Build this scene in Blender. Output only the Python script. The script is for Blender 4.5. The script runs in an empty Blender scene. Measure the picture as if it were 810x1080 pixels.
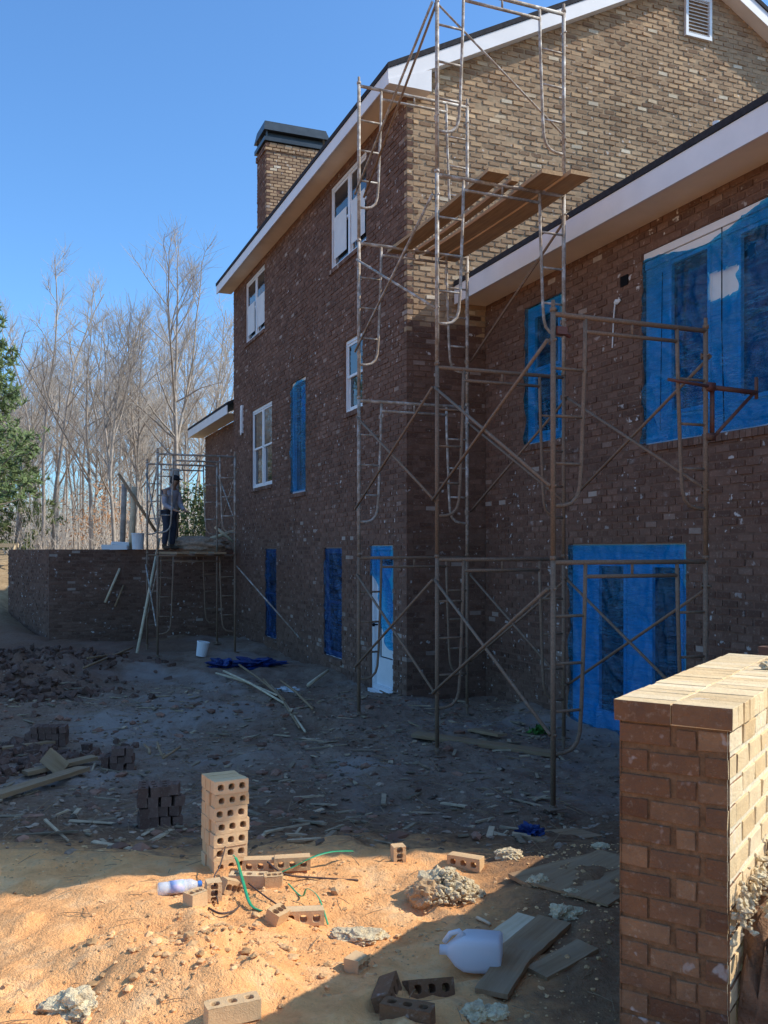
import bpy, bmesh, math, random
import numpy as np
from mathutils import Vector, Matrix, noise as mnoise

random.seed(7)
RNG = np.random.default_rng(7)
scene = bpy.context.scene
COL = scene.collection
R = math.radians
PI = math.pi

# ------------------------------------------------------------------ helpers
class MB:
    """collects shapes, links them as one mesh object"""
    def __init__(self):
        self.v, self.f, self.m = [], [], []
        self.mi = 0
    def add(self, verts, faces, mi=None):
        o = len(self.v)
        self.v.extend([tuple(p) for p in verts])
        mi = self.mi if mi is None else mi
        for f in faces:
            self.f.append(tuple(i + o for i in f)); self.m.append(mi)
    def box(self, c, s, rot=None, mi=None, jit=0.0):
        hx, hy, hz = s[0] / 2, s[1] / 2, s[2] / 2
        vs = []
        for z in (-hz, hz):
            for x, y in ((-hx, -hy), (hx, -hy), (hx, hy), (-hx, hy)):
                p = Vector((x, y, z))
                if jit: p += Vector((random.uniform(-jit, jit), random.uniform(-jit, jit), random.uniform(-jit, jit)))
                if rot is not None: p = rot @ p
                vs.append((p.x + c[0], p.y + c[1], p.z + c[2]))
        self.add(vs, [(0, 3, 2, 1), (4, 5, 6, 7), (0, 1, 5, 4), (1, 2, 6, 5), (2, 3, 7, 6), (3, 0, 4, 7)], mi)
    def bx(self, x0, x1, y0, y1, z0, z1, mi=None):
        self.box(((x0 + x1) / 2, (y0 + y1) / 2, (z0 + z1) / 2), (abs(x1 - x0), abs(y1 - y0), abs(z1 - z0)), None, mi)
    def tube(self, pts, r, n=8, mi=None, cap=True):
        pts = [Vector(p) for p in pts]
        k = len(pts)
        rs = r if isinstance(r, (list, tuple)) else [r] * k
        vs, fs = [], []
        prev = None
        for i, p in enumerate(pts):
            t = (pts[min(i + 1, k - 1)] - pts[max(i - 1, 0)])
            if t.length < 1e-9: t = Vector((0, 0, 1))
            t.normalize()
            if prev is None:
                a = Vector((0, 0, 1)) if abs(t.z) < .9 else Vector((1, 0, 0))
                u = t.cross(a).normalized()
            else:
                u = (prev - t * prev.dot(t))
                u = u.normalized() if u.length > 1e-6 else t.orthogonal().normalized()
            prev = u
            w = t.cross(u)
            for j in range(n):
                a = 2 * PI * j / n
                q = p + (u * math.cos(a) + w * math.sin(a)) * rs[i]
                vs.append((q.x, q.y, q.z))
        for i in range(k - 1):
            for j in range(n):
                j2 = (j + 1) % n
                fs.append((i * n + j, i * n + j2, (i + 1) * n + j2, (i + 1) * n + j))
        if cap:
            fs.append(tuple(range(n - 1, -1, -1)))
            fs.append(tuple((k - 1) * n + j for j in range(n)))
        self.add(vs, fs, mi)
    def lathe(self, prof, n=20, M=None, mi=None):
        """prof: (radius, height) along local z"""
        vs, fs = [], []
        for r, h in prof:
            for j in range(n):
                a = 2 * PI * j / n
                p = Vector((r * math.cos(a), r * math.sin(a), h))
                if M is not None: p = M @ p
                vs.append((p.x, p.y, p.z))
        for i in range(len(prof) - 1):
            for j in range(n):
                j2 = (j + 1) % n
                fs.append((i * n + j, i * n + j2, (i + 1) * n + j2, (i + 1) * n + j))
        fs.append(tuple(range(n - 1, -1, -1)))
        fs.append(tuple((len(prof) - 1) * n + j for j in range(n)))
        self.add(vs, fs, mi)
    def lump(self, c, rad, seed=0, sub=2, amp=.3, freq=1.6, rough=.1, mi=None, flat=None, rot=None):
        bm = bmesh.new()
        bmesh.ops.create_icosphere(bm, subdivisions=sub, radius=1.0)
        off = Vector((seed * 13.1, seed * 7.7, seed * 3.3))
        vs = []
        for v in bm.verts:
            p = v.co.copy()
            d = 1 + amp * mnoise.noise(p * freq + off) + rough * mnoise.noise(p * freq * 4 + off)
            p = p * d
            p = Vector((p.x * rad[0], p.y * rad[1], p.z * rad[2]))
            if flat is not None and p.z < -flat: p.z = -flat
            if rot is not None: p = rot @ p
            vs.append((p.x + c[0], p.y + c[1], p.z + c[2]))
        fs = [tuple(v.index for v in f.verts) for f in bm.faces]
        bm.free()
        self.add(vs, fs, mi)
    def prism(self, poly, axis, a0, a1, mi=None):
        """poly: 2D points; axis 'y': (x,z) extruded along y; 'x': (y,z) along x; 'z': (x,y) along z"""
        def P(p, a):
            return {'y': (p[0], a, p[1]), 'x': (a, p[0], p[1]), 'z': (p[0], p[1], a)}[axis]
        n = len(poly)
        vs = [P(p, a0) for p in poly] + [P(p, a1) for p in poly]
        fs = [tuple(range(n)), tuple(range(2 * n - 1, n - 1, -1))]
        for i in range(n):
            j = (i + 1) % n
            fs.append((i, i + n, j + n, j))
        self.add(vs, fs, mi)
    def build(self, name, mats, parent=None, smooth=False, fixn=True, loc=None, rotz=None):
        me = bpy.data.meshes.new(name)
        me.from_pydata(self.v, [], self.f)
        if not isinstance(mats, (list, tuple)): mats = [mats]
        for m in mats: me.materials.append(m)
        if len(mats) > 1: me.polygons.foreach_set('material_index', self.m)
        if smooth: me.polygons.foreach_set('use_smooth', [True] * len(me.polygons))
        if fixn:
            bm = bmesh.new(); bm.from_mesh(me)
            bmesh.ops.recalc_face_normals(bm, faces=bm.faces)
            bm.to_mesh(me); bm.free()
        me.update()
        ob = bpy.data.objects.new(name, me)
        COL.objects.link(ob)
        if parent is not None: ob.parent = parent
        if loc is not None: ob.location = loc
        if rotz is not None: ob.rotation_euler = (0, 0, rotz)
        return ob

def tag(o, label=None, cat=None, group=None, kind=None):
    if label: o['label'] = label
    if cat: o['category'] = cat
    if group: o['group'] = group
    if kind: o['kind'] = kind
    return o
def empty(name, loc=(0, 0, 0), rotz=0.0):
    o = bpy.data.objects.new(name, None)
    o.empty_display_size = .2
    COL.objects.link(o); o.location = loc; o.rotation_euler = (0, 0, rotz)
    return o
def copy_tree(root, loc, rotz=0, scale=None):
    r = root.copy(); COL.objects.link(r); r.location = loc; r.rotation_euler = (0, 0, rotz)
    if scale is not None: r.scale = scale
    for ch in list(root.children):
        c = ch.copy(); COL.objects.link(c); c.parent = r
        for g in list(ch.children):
            d = g.copy(); COL.objects.link(d); d.parent = c
    return r
def sstep(a, b, x):
    t = np.clip((np.asarray(x, float) - a) / (b - a), 0, 1)
    return t * t * (3 - 2 * t)
def vnoise(x, y, seed=0):
    x = np.asarray(x, float); y = np.asarray(y, float)
    xi = np.floor(x).astype(np.int64); yi = np.floor(y).astype(np.int64)
    fx = x - xi; fy = y - yi
    fx = fx * fx * fx * (fx * (fx * 6 - 15) + 10); fy = fy * fy * fy * (fy * (fy * 6 - 15) + 10)
    def h(a, b):
        n = (a * 374761393 + b * 668265263 + seed * 144665) & 0xffffffff
        n = ((n ^ (n >> 13)) * 1274126177) & 0xffffffff
        n = n ^ (n >> 16)
        return (n & 0xffff) / 32767.5 - 1
    return (h(xi, yi) * (1 - fx) + h(xi + 1, yi) * fx) * (1 - fy) + (h(xi, yi + 1) * (1 - fx) + h(xi + 1, yi + 1) * fx) * fy
def fbm(x, y, f, seed=0, oct=4, gain=.5):
    s, a = 0, 1.0
    for i in range(oct):
        s = s + a * vnoise(np.asarray(x) * f, np.asarray(y) * f, seed + i * 17); f *= 2.03; a *= gain
    return s

# ------------------------------------------------------------------ materials
def newmat(name):
    m = bpy.data.materials.new(name); m.use_nodes = True
    nt = m.node_tree; nt.nodes.clear()
    out = nt.nodes.new('ShaderNodeOutputMaterial')
    return m, nt, out
class NT:
    def __init__(self, nt): self.nt = nt
    def n(self, t, **kw):
        nd = self.nt.nodes.new(t)
        for k, v in kw.items(): setattr(nd, k, v)
        return nd
    def link(self, a, b): self.nt.links.new(a, b)
    def inp(self, nd, key, val):
        if hasattr(val, 'is_output') or isinstance(val, bpy.types.NodeSocket): self.link(val, nd.inputs[key])
        else: nd.inputs[key].default_value = val
    def noise(self, vec, scale, detail=4, rough=.55):
        nd = self.n('ShaderNodeTexNoise')
        if vec is not None: self.link(vec, nd.inputs['Vector'])
        nd.inputs['Scale'].default_value = scale; nd.inputs['Detail'].default_value = detail; nd.inputs['Roughness'].default_value = rough
        return nd.outputs['Fac']
    def ramp(self, fac, stops, interp='LINEAR'):
        nd = self.n('ShaderNodeValToRGB'); cr = nd.color_ramp; cr.interpolation = interp
        while len(cr.elements) < len(stops): cr.elements.new(.5)
        for e, (p, c) in zip(cr.elements, stops):
            e.position = p
            e.color = (c[0], c[1], c[2], 1) if isinstance(c, (tuple, list)) else (c, c, c, 1)
        self.link(fac, nd.inputs['Fac']); return nd.outputs['Color']
    def mix(self, fac, a, b, mode='MIX'):
        nd = self.n('ShaderNodeMix', data_type='RGBA', blend_type=mode)
        nd.inputs['Factor'].default_value = 0
        for key, val in ((0, fac), (6, a), (7, b)):
            if isinstance(val, bpy.types.NodeSocket): self.link(val, nd.inputs[key])
            elif key == 0: nd.inputs[0].default_value = val
            else: nd.inputs[key].default_value = (val[0], val[1], val[2], 1)
        return nd.outputs[2]
    def math(self, op, a, b=None, clamp=False):
        nd = self.n('ShaderNodeMath', operation=op); nd.use_clamp = clamp
        for i, v in enumerate((a, b)):
            if v is None: continue
            if isinstance(v, bpy.types.NodeSocket): self.link(v, nd.inputs[i])
            else: nd.inputs[i].default_value = v
        return nd.outputs[0]
    def maprange(self, v, a, b, c=0, d=1):
        nd = self.n('ShaderNodeMapRange'); nd.interpolation_type = 'SMOOTHSTEP'
        self.link(v, nd.inputs[0])
        for i, x in zip((1, 2, 3, 4), (a, b, c, d)): nd.inputs[i].default_value = x
        return nd.outputs[0]
    def bump(self, h, strength=.3, dist=.01):
        nd = self.n('ShaderNodeBump'); nd.inputs['Strength'].default_value = strength; nd.inputs['Distance'].default_value = dist
        self.link(h, nd.inputs['Height']); return nd.outputs['Normal']
    def pbsdf(self, color, rough=.8, spec=.3, metal=0, normal=None):
        nd = self.n('ShaderNodeBsdfPrincipled')
        if isinstance(color, bpy.types.NodeSocket): self.link(color, nd.inputs['Base Color'])
        else: nd.inputs['Base Color'].default_value = (color[0], color[1], color[2], 1)
        if isinstance(rough, bpy.types.NodeSocket): self.link(rough, nd.inputs['Roughness'])
        else: nd.inputs['Roughness'].default_value = rough
        nd.inputs['Specular IOR Level'].default_value = spec; nd.inputs['Metallic'].default_value = metal
        if normal is not None: self.link(normal, nd.inputs['Normal'])
        return nd

def mat_simple(name, c, var=.25, scale=8, rough=.8, spec=.3, metal=0, bump=.2, bscale=60, bdist=.004, island=0.0, c2=None):
    m, nt, out = newmat(name); N = NT(nt)
    tc = N.n('ShaderNodeTexCoord').outputs['Object']
    f = N.noise(tc, scale, 5, .6)
    d = c2 if c2 is not None else tuple(x * (1 - var) for x in c)
    u = tuple(min(1, x * (1 + var * .6)) for x in c)
    col = N.ramp(f, [(.3, d), (.7, u)])
    if island:
        g = N.n('ShaderNodeNewGeometry').outputs['Random Per Island']
        col = N.mix(1.0, col, N.ramp(g, [(0, 1 - island), (1, 1 + island)]), 'MULTIPLY')
    nb = N.bump(N.noise(tc, bscale, 5, .65), bump, bdist) if bump else None
    b = N.pbsdf(col, rough, spec, metal, nb)
    N.link(b.outputs[0], out.inputs[0]); return m

def mat_brick(name, stops, smear=.5, dirt=.35, bdist=.004, bscale=90):
    m, nt, out = newmat(name); N = NT(nt)
    tc = N.n('ShaderNodeTexCoord').outputs['Object']
    g = N.n('ShaderNodeNewGeometry').outputs['Random Per Island']
    col = N.ramp(g, stops)
    # blotchy tumbled faces, a second tone per patch
    f = N.noise(tc, 9, 6, .7)
    col = N.mix(N.math('MULTIPLY', N.ramp(f, [(.35, 0), (.7, 1)]), dirt), col, (.12, .075, .055))
    f2 = N.noise(tc, 38, 5, .7)
    col = N.mix(N.math('MULTIPLY', N.ramp(f2, [(.55, 0), (.75, 1)]), .45), col, (.56, .43, .30))
    # lime and mortar smears
    f3 = N.noise(tc, 6.5, 3, .5); f4 = N.noise(tc, 1.1, 2, .5)
    sm = N.math('MULTIPLY', N.ramp(N.noise(tc, 10, 3, .55), [(.64, 0), (.68, 1)]), N.ramp(f4, [(.40, .15), (.58, 1)]))
    sm = N.math('MAXIMUM', sm, N.math('MULTIPLY', N.ramp(f3, [(.62, 0), (.8, .5)]), N.ramp(f4, [(.5, 0), (.65, 1)])))
    # broad weathering: lift bands and damp patches
    mpw = N.n('ShaderNodeMapping'); N.link(tc, mpw.inputs[0]); mpw.inputs['Scale'].default_value = (.5, .5, 1.5)
    wth = N.noise(mpw.outputs[0], .9, 4, .6)
    col = N.mix(1.0, col, N.ramp(wth, [(.3, .78), (.7, 1.18)]), 'MULTIPLY')
    col = N.mix(N.math('MULTIPLY', sm, smear), col, (.72, .66, .6))
    h = N.math('ADD', N.noise(tc, bscale, 5, .7), N.math('MULTIPLY', N.noise(tc, 22, 3, .6), 1.2))
    b = N.pbsdf(col, .92, .2, 0, N.bump(h, .6, bdist))
    N.link(b.outputs[0], out.inputs[0]); return m

M = {}
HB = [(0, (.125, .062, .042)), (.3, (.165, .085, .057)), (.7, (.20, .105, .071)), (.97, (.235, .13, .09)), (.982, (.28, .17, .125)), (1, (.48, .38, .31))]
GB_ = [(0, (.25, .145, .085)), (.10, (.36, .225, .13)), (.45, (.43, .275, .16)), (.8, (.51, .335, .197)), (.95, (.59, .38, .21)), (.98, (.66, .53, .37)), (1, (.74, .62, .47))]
M['brick'] = mat_brick('house_brick', HB, .8, .35)
M['sunlit_brick'] = mat_brick('sunlit_house_brick', GB_, .7, .25)  # house brick lightened to imitate sunlight on gable and chimney front
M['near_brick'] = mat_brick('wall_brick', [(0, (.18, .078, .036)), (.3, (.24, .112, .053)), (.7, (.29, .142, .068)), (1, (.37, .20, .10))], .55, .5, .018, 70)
M['sunlit_washed_brick'] = mat_brick('sunlit_mortar_washed_brick', [(0, (.72, .47, .23)), (.3, (.80, .56, .30)), (.7, (.86, .62, .35)), (1, (.90, .69, .43))], .4, .16, .010, 100)  # mortar smears, with sunlight on cap and right face painted in
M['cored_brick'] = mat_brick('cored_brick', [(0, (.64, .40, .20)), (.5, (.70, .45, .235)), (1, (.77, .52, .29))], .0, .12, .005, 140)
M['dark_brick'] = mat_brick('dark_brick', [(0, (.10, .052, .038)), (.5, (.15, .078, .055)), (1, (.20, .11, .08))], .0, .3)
M['gable_sunlit_mortar'] = mat_simple('sunlit_gable_joints', (.40, .28, .175), .25, 14, .95, .15, 0, .3, 90, .003)  # gable joints lightened along with the brick, as if sunlit
M['mortar'] = mat_simple('mortar', (.205, .115, .08), .3, 14, .95, .15, 0, .8, 90, .006)
M['trim'] = mat_simple('painted_trim', (.84, .79, .76), .06, 3, .5, .4, 0, .05, 30, .002)
M['soffit'] = mat_simple('soffit_board', (.94, .76, .56), .08, 2, .6, .3, 0, .08, 20, .002)
M['white'] = mat_simple('white_vinyl', (.78, .78, .78), .06, 5, .35, .45, 0, .03, 20, .001)
M['roof'] = mat_simple('dark_shingle', (.045, .042, .045), .4, 25, .95, .2, 0, .6, 60, .006)
M['cap_metal'] = mat_simple('dark_cap_metal', (.045, .055, .062), .3, 4, .4, .5, .3, .05, 10, .002)
M['dark'] = mat_simple('dark_interior_shade', (.012, .012, .014), .2, 3, .9, .1, 0, 0)
M['sheathing'] = mat_simple('white_housewrap', (.74, .74, .72), .08, 4, .7, .25, 0, .1, 8, .004)
M['wood'] = None

def mat_glass():
    m, nt, out = newmat('window_glass'); N = NT(nt)
    tc = N.n('ShaderNodeTexCoord').outputs['Object']
    b = N.pbsdf((.02, .025, .03), .03, .6, 0, N.bump(N.noise(tc, 1.3, 2, .5), .12, .02))
    N.link(b.outputs[0], out.inputs[0]); return m
M['glass'] = mat_glass()

def mat_film(name, deep, lite, trans=.42, tint=(.03, .56, .92), crease_glint=(.06, .55, .88)):
    m, nt, out = newmat(name); N = NT(nt)
    tc = N.n('ShaderNodeTexCoord').outputs['Object']
    def streak(ang, sc, scale, det=5, rough=.6):
        mp = N.n('ShaderNodeMapping'); N.link(tc, mp.inputs[0])
        mp.inputs['Rotation'].default_value = (R(ang), 0, 0); mp.inputs['Scale'].default_value = (1, sc[0], sc[1])
        return N.noise(mp.outputs[0], scale, det, rough)
    def ridge(f, a, b):
        r = N.math('SUBTRACT', 1.0, N.math('ABSOLUTE', N.math('MULTIPLY', N.math('SUBTRACT', f, .5), 3.2)))
        return N.ramp(r, [(a, 0), (b, 1)])
    w = streak(-34, (.8, 6), 1.9, 6, .66)
    w2 = streak(-52, (.7, 4.5), 2.3, 4, .6)
    w3 = streak(8, (5, .7), 1.6, 4, .6)
    big = N.noise(tc, 1.2, 3, .6)
    cr = N.math('MAXIMUM', ridge(w, .82, 1.0), N.math('MULTIPLY', ridge(w2, .86, 1.0), .8))
    cr = N.math('MAXIMUM', cr, N.math('MULTIPLY', ridge(w3, .88, 1.0), .6))
    cr = N.math('MULTIPLY', cr, N.ramp(big, [(.3, .35), (.65, 1)]))
    col = N.mix(N.ramp(w, [(.38, 0), (.66, 1)]), deep, lite)
    col = N.mix(N.math('MULTIPLY', cr, .75), col, crease_glint)  # highlights of the folds painted into the film colour
    nrm = N.bump(N.math('ADD', w, N.math('MULTIPLY', w2, .6)), 1.0, .10)
    d = N.n('ShaderNodeBsdfDiffuse'); N.link(col, d.inputs[0]); N.link(nrm, d.inputs['Normal'])
    tl = N.n('ShaderNodeBsdfTranslucent'); N.link(col, tl.inputs[0])
    tr = N.n('ShaderNodeBsdfTransparent'); tr.inputs[0].default_value = (*tint, 1)
    gl = N.n('ShaderNodeBsdfGlossy'); gl.inputs['Roughness'].default_value = .14; gl.inputs[0].default_value = (.8, .9, 1, 1); N.link(nrm, gl.inputs['Normal'])
    a = N.n('ShaderNodeMixShader'); a.inputs[0].default_value = .3; N.link(d.outputs[0], a.inputs[1]); N.link(tl.outputs[0], a.inputs[2])
    tf = N.math('SUBTRACT', N.ramp(w, [(.35, trans + .20), (.65, trans - .12)]), N.math('MULTIPLY', cr, .42), True)
    b = N.n('ShaderNodeMixShader'); N.link(tf, b.inputs[0]); N.link(a.outputs[0], b.inputs[1]); N.link(tr.outputs[0], b.inputs[2])
    c = N.n('ShaderNodeMixShader'); c.inputs[0].default_value = .12; N.link(b.outputs[0], c.inputs[1]); N.link(gl.outputs[0], c.inputs[2])
    N.link(c.outputs[0], out.inputs[0]); return m
M['film'] = mat_film('blue_plastic_film', (.0, .025, .08), (.004, .22, .46), .85)
M['film_dark'] = mat_film('thick_blue_film', (.0, .012, .05), (.002, .07, .22), .62, (.015, .22, .55), (.01, .16, .42))
M['tarp'] = mat_simple('blue_tarp', (.008, .035, .16), .5, 6, .45, .4, 0, .5, 14, .02)

def mat_metal(name, base, rust, rust_amt):
    m, nt, out = newmat(name); N = NT(nt)
    tc = N.n('ShaderNodeTexCoord').outputs['Object']
    f = N.noise(tc, 7, 6, .7)
    k = N.ramp(f, [(.5 - rust_amt * .3, 1), (.62 - rust_amt * .1, 0)]) if rust_amt < .5 else N.ramp(f, [(.55, 1), (.75, .25)])
    f2 = N.noise(tc, 60, 4, .7)
    col = N.mix(k, base, N.ramp(f2, [(.3, tuple(x * .55 for x in rust)), (.7, rust)]))
    rg = N.ramp(k, [(0, .42), (1, .8)])
    b = N.pbsdf(col, rg, .4, 0, N.bump(f2, .25, .002))
    N.link(N.ramp(k, [(0, .12), (1, 0)]), b.inputs['Metallic'])
    N.link(b.outputs[0], out.inputs[0]); return m
M['scaf_grey'] = mat_metal('scaffold_steel', (.56, .50, .44), (.40, .30, .22), .12)
M['scaf_rust'] = mat_metal('rusty_scaffold_steel', (.34, .275, .22), (.30, .185, .115), .6)
M['scaf_red'] = mat_metal('red_painted_steel', (.17, .055, .04), (.20, .10, .06), .4)

def mat_wood(name, a, b, scale=1.0, rough=.8):
    m, nt, out = newmat(name); N = NT(nt)
    tc = N.n('ShaderNodeTexCoord').outputs['Object']
    mp = N.n('ShaderNodeMapping'); N.link(tc, mp.inputs[0]); mp.inputs['Scale'].default_value = (22 * scale, 1.2 * scale, 22 * scale)
    f = N.noise(mp.outputs[0], 1.6, 6, .65); f2 = N.noise(tc, 5, 4, .6)
    col = N.mix(N.ramp(f, [(.3, 0), (.7, 1)]), a, b)
    col = N.mix(N.math('MULTIPLY', N.ramp(f2, [(.45, 0), (.75, 1)]), .5), col, (.31, .225, .15))
    bs = N.pbsdf(col, rough, .25, 0, N.bump(f, .35, .004))
    N.link(bs.outputs[0], out.inputs[0]); return m
M['plank'] = mat_wood('scaffold_plank', (.34, .19, .09), (.56, .36, .19))
M['wood'] = mat_wood('weathered_board', (.25, .14, .068), (.40, .25, .135))
M['pale_wood'] = mat_wood('fresh_lumber', (.62, .45, .27), (.78, .62, .42))

def mat_ground():
    m, nt, out = newmat('clay_ground'); N = NT(nt)
    geo = N.n('ShaderNodeNewGeometry'); pos = geo.outputs['Position']
    sx = N.n('ShaderNodeSeparateXYZ'); N.link(pos, sx.inputs[0])
    n1 = N.noise(pos, .9, 5, .6); n2 = N.noise(pos, 5, 6, .65); n3 = N.noise(pos, 28, 5, .7); n4 = N.noise(pos, 110, 3, .6)
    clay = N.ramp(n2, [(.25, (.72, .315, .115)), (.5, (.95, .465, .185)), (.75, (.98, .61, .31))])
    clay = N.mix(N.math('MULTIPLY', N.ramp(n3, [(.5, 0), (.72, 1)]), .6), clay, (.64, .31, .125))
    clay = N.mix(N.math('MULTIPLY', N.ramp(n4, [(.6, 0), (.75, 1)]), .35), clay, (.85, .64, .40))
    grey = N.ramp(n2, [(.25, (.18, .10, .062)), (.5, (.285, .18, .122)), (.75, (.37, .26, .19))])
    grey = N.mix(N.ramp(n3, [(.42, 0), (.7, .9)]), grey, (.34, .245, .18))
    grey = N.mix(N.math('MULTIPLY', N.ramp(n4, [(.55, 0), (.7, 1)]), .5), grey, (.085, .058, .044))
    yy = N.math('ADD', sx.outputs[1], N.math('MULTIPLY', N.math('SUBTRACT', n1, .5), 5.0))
    soil_shade = N.ramp(n3, [(.3, (.13, .066, .036)), (.55, (.21, .115, .065)), (.75, (.30, .18, .11))])
    wall_shade = N.maprange(N.math('ADD', sx.outputs[0], N.math('MULTIPLY', N.math('SUBTRACT', n2, .5), 1.1)), .22, .80)  # dark soil tone deepens the low wall's cast shadow
    clay = N.mix(N.math('MULTIPLY', wall_shade, .9), clay, soil_shade)
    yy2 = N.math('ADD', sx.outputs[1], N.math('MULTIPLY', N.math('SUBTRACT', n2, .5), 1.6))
    clay = N.mix(N.maprange(yy2, 5.05, 6.0), clay, soil_shade)
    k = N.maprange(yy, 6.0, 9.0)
    # mortar spills and damp patches in the yard
    n5 = N.noise(pos, .55, 4, .6)
    grey = N.mix(N.math('MULTIPLY', N.ramp(n5, [(.52, 0), (.62, 1)]), .55), grey, (.40, .33, .285))
    grey = N.mix(N.math('MULTIPLY', N.ramp(n5, [(.36, 1), (.46, 0)]), .5), grey, soil_shade)
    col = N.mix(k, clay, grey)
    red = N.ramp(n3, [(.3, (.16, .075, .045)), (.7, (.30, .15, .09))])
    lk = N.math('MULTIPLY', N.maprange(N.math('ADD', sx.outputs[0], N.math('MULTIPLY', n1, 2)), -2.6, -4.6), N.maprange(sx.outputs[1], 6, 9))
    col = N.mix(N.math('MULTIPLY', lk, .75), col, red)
    litter = N.ramp(n2, [(.3, (.26, .17, .09)), (.55, (.46, .31, .17)), (.75, (.56, .42, .26))])
    col = N.mix(N.maprange(sx.outputs[1], 21.5, 26), col, litter)
    h = N.math('ADD', N.math('MULTIPLY', n3, 1.0), N.math('MULTIPLY', n4, .45))
    b = N.pbsdf(col, .95, .15, 0, N.bump(h, .75, .03))
    N.link(b.outputs[0], out.inputs[0]); return m
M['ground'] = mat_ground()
M['chips'] = mat_simple('gravel_chips', (.29, .20, .14), .4, 20, .95, .15, 0, .3, 120, .003, island=.6)
M['claychips'] = mat_simple('clay_clods', (.68, .40, .19), .3, 20, .95, .15, 0, .5, 80, .005, island=.35)
M['concrete'] = mat_simple('set_mortar_lump', (.92, .70, .44), .3, 30, .95, .15, 0, 1.0, 70, .02, c2=(.58, .42, .26))
M['tan_rock'] = mat_simple('tan_rock', (.55, .36, .2), .3, 10, .95, .15, 0, .8, 50, .01)
M['bark'] = mat_simple('grey_bark', (.42, .35, .29), .4, 6, .95, .1, 0, .6, 14, .02)
M['twig'] = mat_simple('pale_twigs', (.52, .44, .365), .2, 2, .95, .1, 0, 0)
M['twig2'] = mat_simple('brown_twigs', (.36, .27, .21), .25, 2, .95, .1, 0, 0)
M['needle'] = mat_simple('pine_needles', (.20, .25, .10), .45, 3, .8, .2, 0, 0, c2=(.07, .12, .05))
M['needle_y'] = mat_simple('yellow_green_needles', (.16, .19, .07), .3, 3, .8, .2, 0, 0)
M['dryleaf'] = mat_simple('dry_beech_leaves', (.42, .22, .11), .3, 3, .8, .2, 0, 0)

# ------------------------------------------------------------------ terrain
GP = []   # (x, y, radius, height) bumps
def gheight(x, y):
    x = np.asarray(x, float); y = np.asarray(y, float)
    z = -1.70 - .44 * sstep(4.7, 8.0, y)
    bank = np.maximum(sstep(-7.7, -8.9, x + (y - 21.85) * .5), sstep(24.3, 25.6, y))
    z = z + 1.93 * sstep(20, 31, y) * bank
    z = z + .35 * sstep(28, 60, y) + 2.0 * sstep(60, 200, y)
    amp = .055 + .03 * sstep(7, 10, y)
    near = 1 - sstep(26, 40, y)
    z = z + near * (amp * fbm(x, y, .9, 3, 3) * .8 + .022 * fbm(x, y, 4.2, 11, 4, .6))
    for (bx_, by_, r, h) in GP:
        d2 = ((x - bx_) ** 2 + (y - by_) ** 2) / (r * r)
        z = z + h * np.exp(-d2) * (1 + .5 * fbm(x, y, 3.5, 29, 4, .6))
    return z
GP += [(-.75, 3.75, .34, .10), (-.45, 3.45, .3, .06), (-1.25, 3.55, .35, .04), (-7.0, 15.5, 1.9, .22), (-6.0, 16.6, 1.5, .14), (-5.4, 13.6, 1.1, .08), (2.2, 9.6, .9, -.0), (-.5, 12.3, .8, .08)]
def gz(x, y): return float(gheight(np.array([x]), np.array([y]))[0])
F, CX, CY = 980.0, 405.0, 580.0
def gp(px, py, lift=0.0):
    """where the sight line through a photo pixel meets the ground"""
    dx, dz = (px - CX) / F, -(py - CY) / F
    Y = 1.7 / max(-dz, .01)
    for _ in range(12):
        g = gz(dx * Y, Y); Y = .5 * Y + .5 * (g / dz)
    return Vector((dx * Y, Y, gz(dx * Y, Y) + lift))
def nonuni(breaks):
    out = [breaks[0][0]]
    for a, b, st in breaks:
        n = max(1, int(round((b - a) / st)))
        out += [a + (b - a) * (i + 1) / n for i in range(n)]
    return np.array(out)
def build_ground():
    xs = nonuni([(-600, -60, 60), (-60, -16, 4), (-16, -8, .25), (-8, -3.2, .08), (-3.2, 2.2, .028), (2.2, 6, .1), (6, 20, 1.2), (20, 60, 8), (60, 600, 60)])
    ys = nonuni([(-80, -4, 15), (-4, 2.4, .2), (2.4, 6.2, .028), (6.2, 11, .05), (11, 19, .09), (19, 28, .2), (28, 60, 1.5), (60, 200, 12), (200, 1500, 100)])
    X, Y = np.meshgrid(xs, ys)
    Z = gheight(X, Y)
    nx, ny = len(xs), len(ys)
    r_ = random.Random(77)
    for _i in range(70):      # trodden dents in the clay and the yard
        y0 = r_.uniform(3.1, 8.5); x0 = r_.uniform(-.42 * y0, .12 * y0); a0 = r_.uniform(0, 6.28)
        ix = slice(*np.searchsorted(xs, (x0 - .3, x0 + .3))); iy = slice(*np.searchsorted(ys, (y0 - .3, y0 + .3)))
        dx, dy = X[iy, ix] - x0, Y[iy, ix] - y0
        u, v = dx * math.cos(a0) + dy * math.sin(a0), -dx * math.sin(a0) + dy * math.cos(a0)
        q = (u / .13) ** 2 + (v / .055) ** 2
        Z[iy, ix] += -.016 * np.exp(-q ** 2) + .007 * np.exp(-(q - 2.2) ** 2)
    v = np.stack([X, Y, Z], -1).reshape(-1, 3)
    i = np.arange(nx * ny).reshape(ny, nx)
    f = np.stack([i[:-1, :-1], i[:-1, 1:], i[1:, 1:], i[1:, :-1]], -1).reshape(-1, 4)
    me = bpy.data.meshes.new('ground')
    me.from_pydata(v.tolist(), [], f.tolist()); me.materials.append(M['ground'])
    me.polygons.foreach_set('use_smooth', [True] * len(me.polygons)); me.update()
    o = bpy.data.objects.new('ground', me); COL.objects.link(o); o['kind'] = 'structure'
build_ground()

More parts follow.
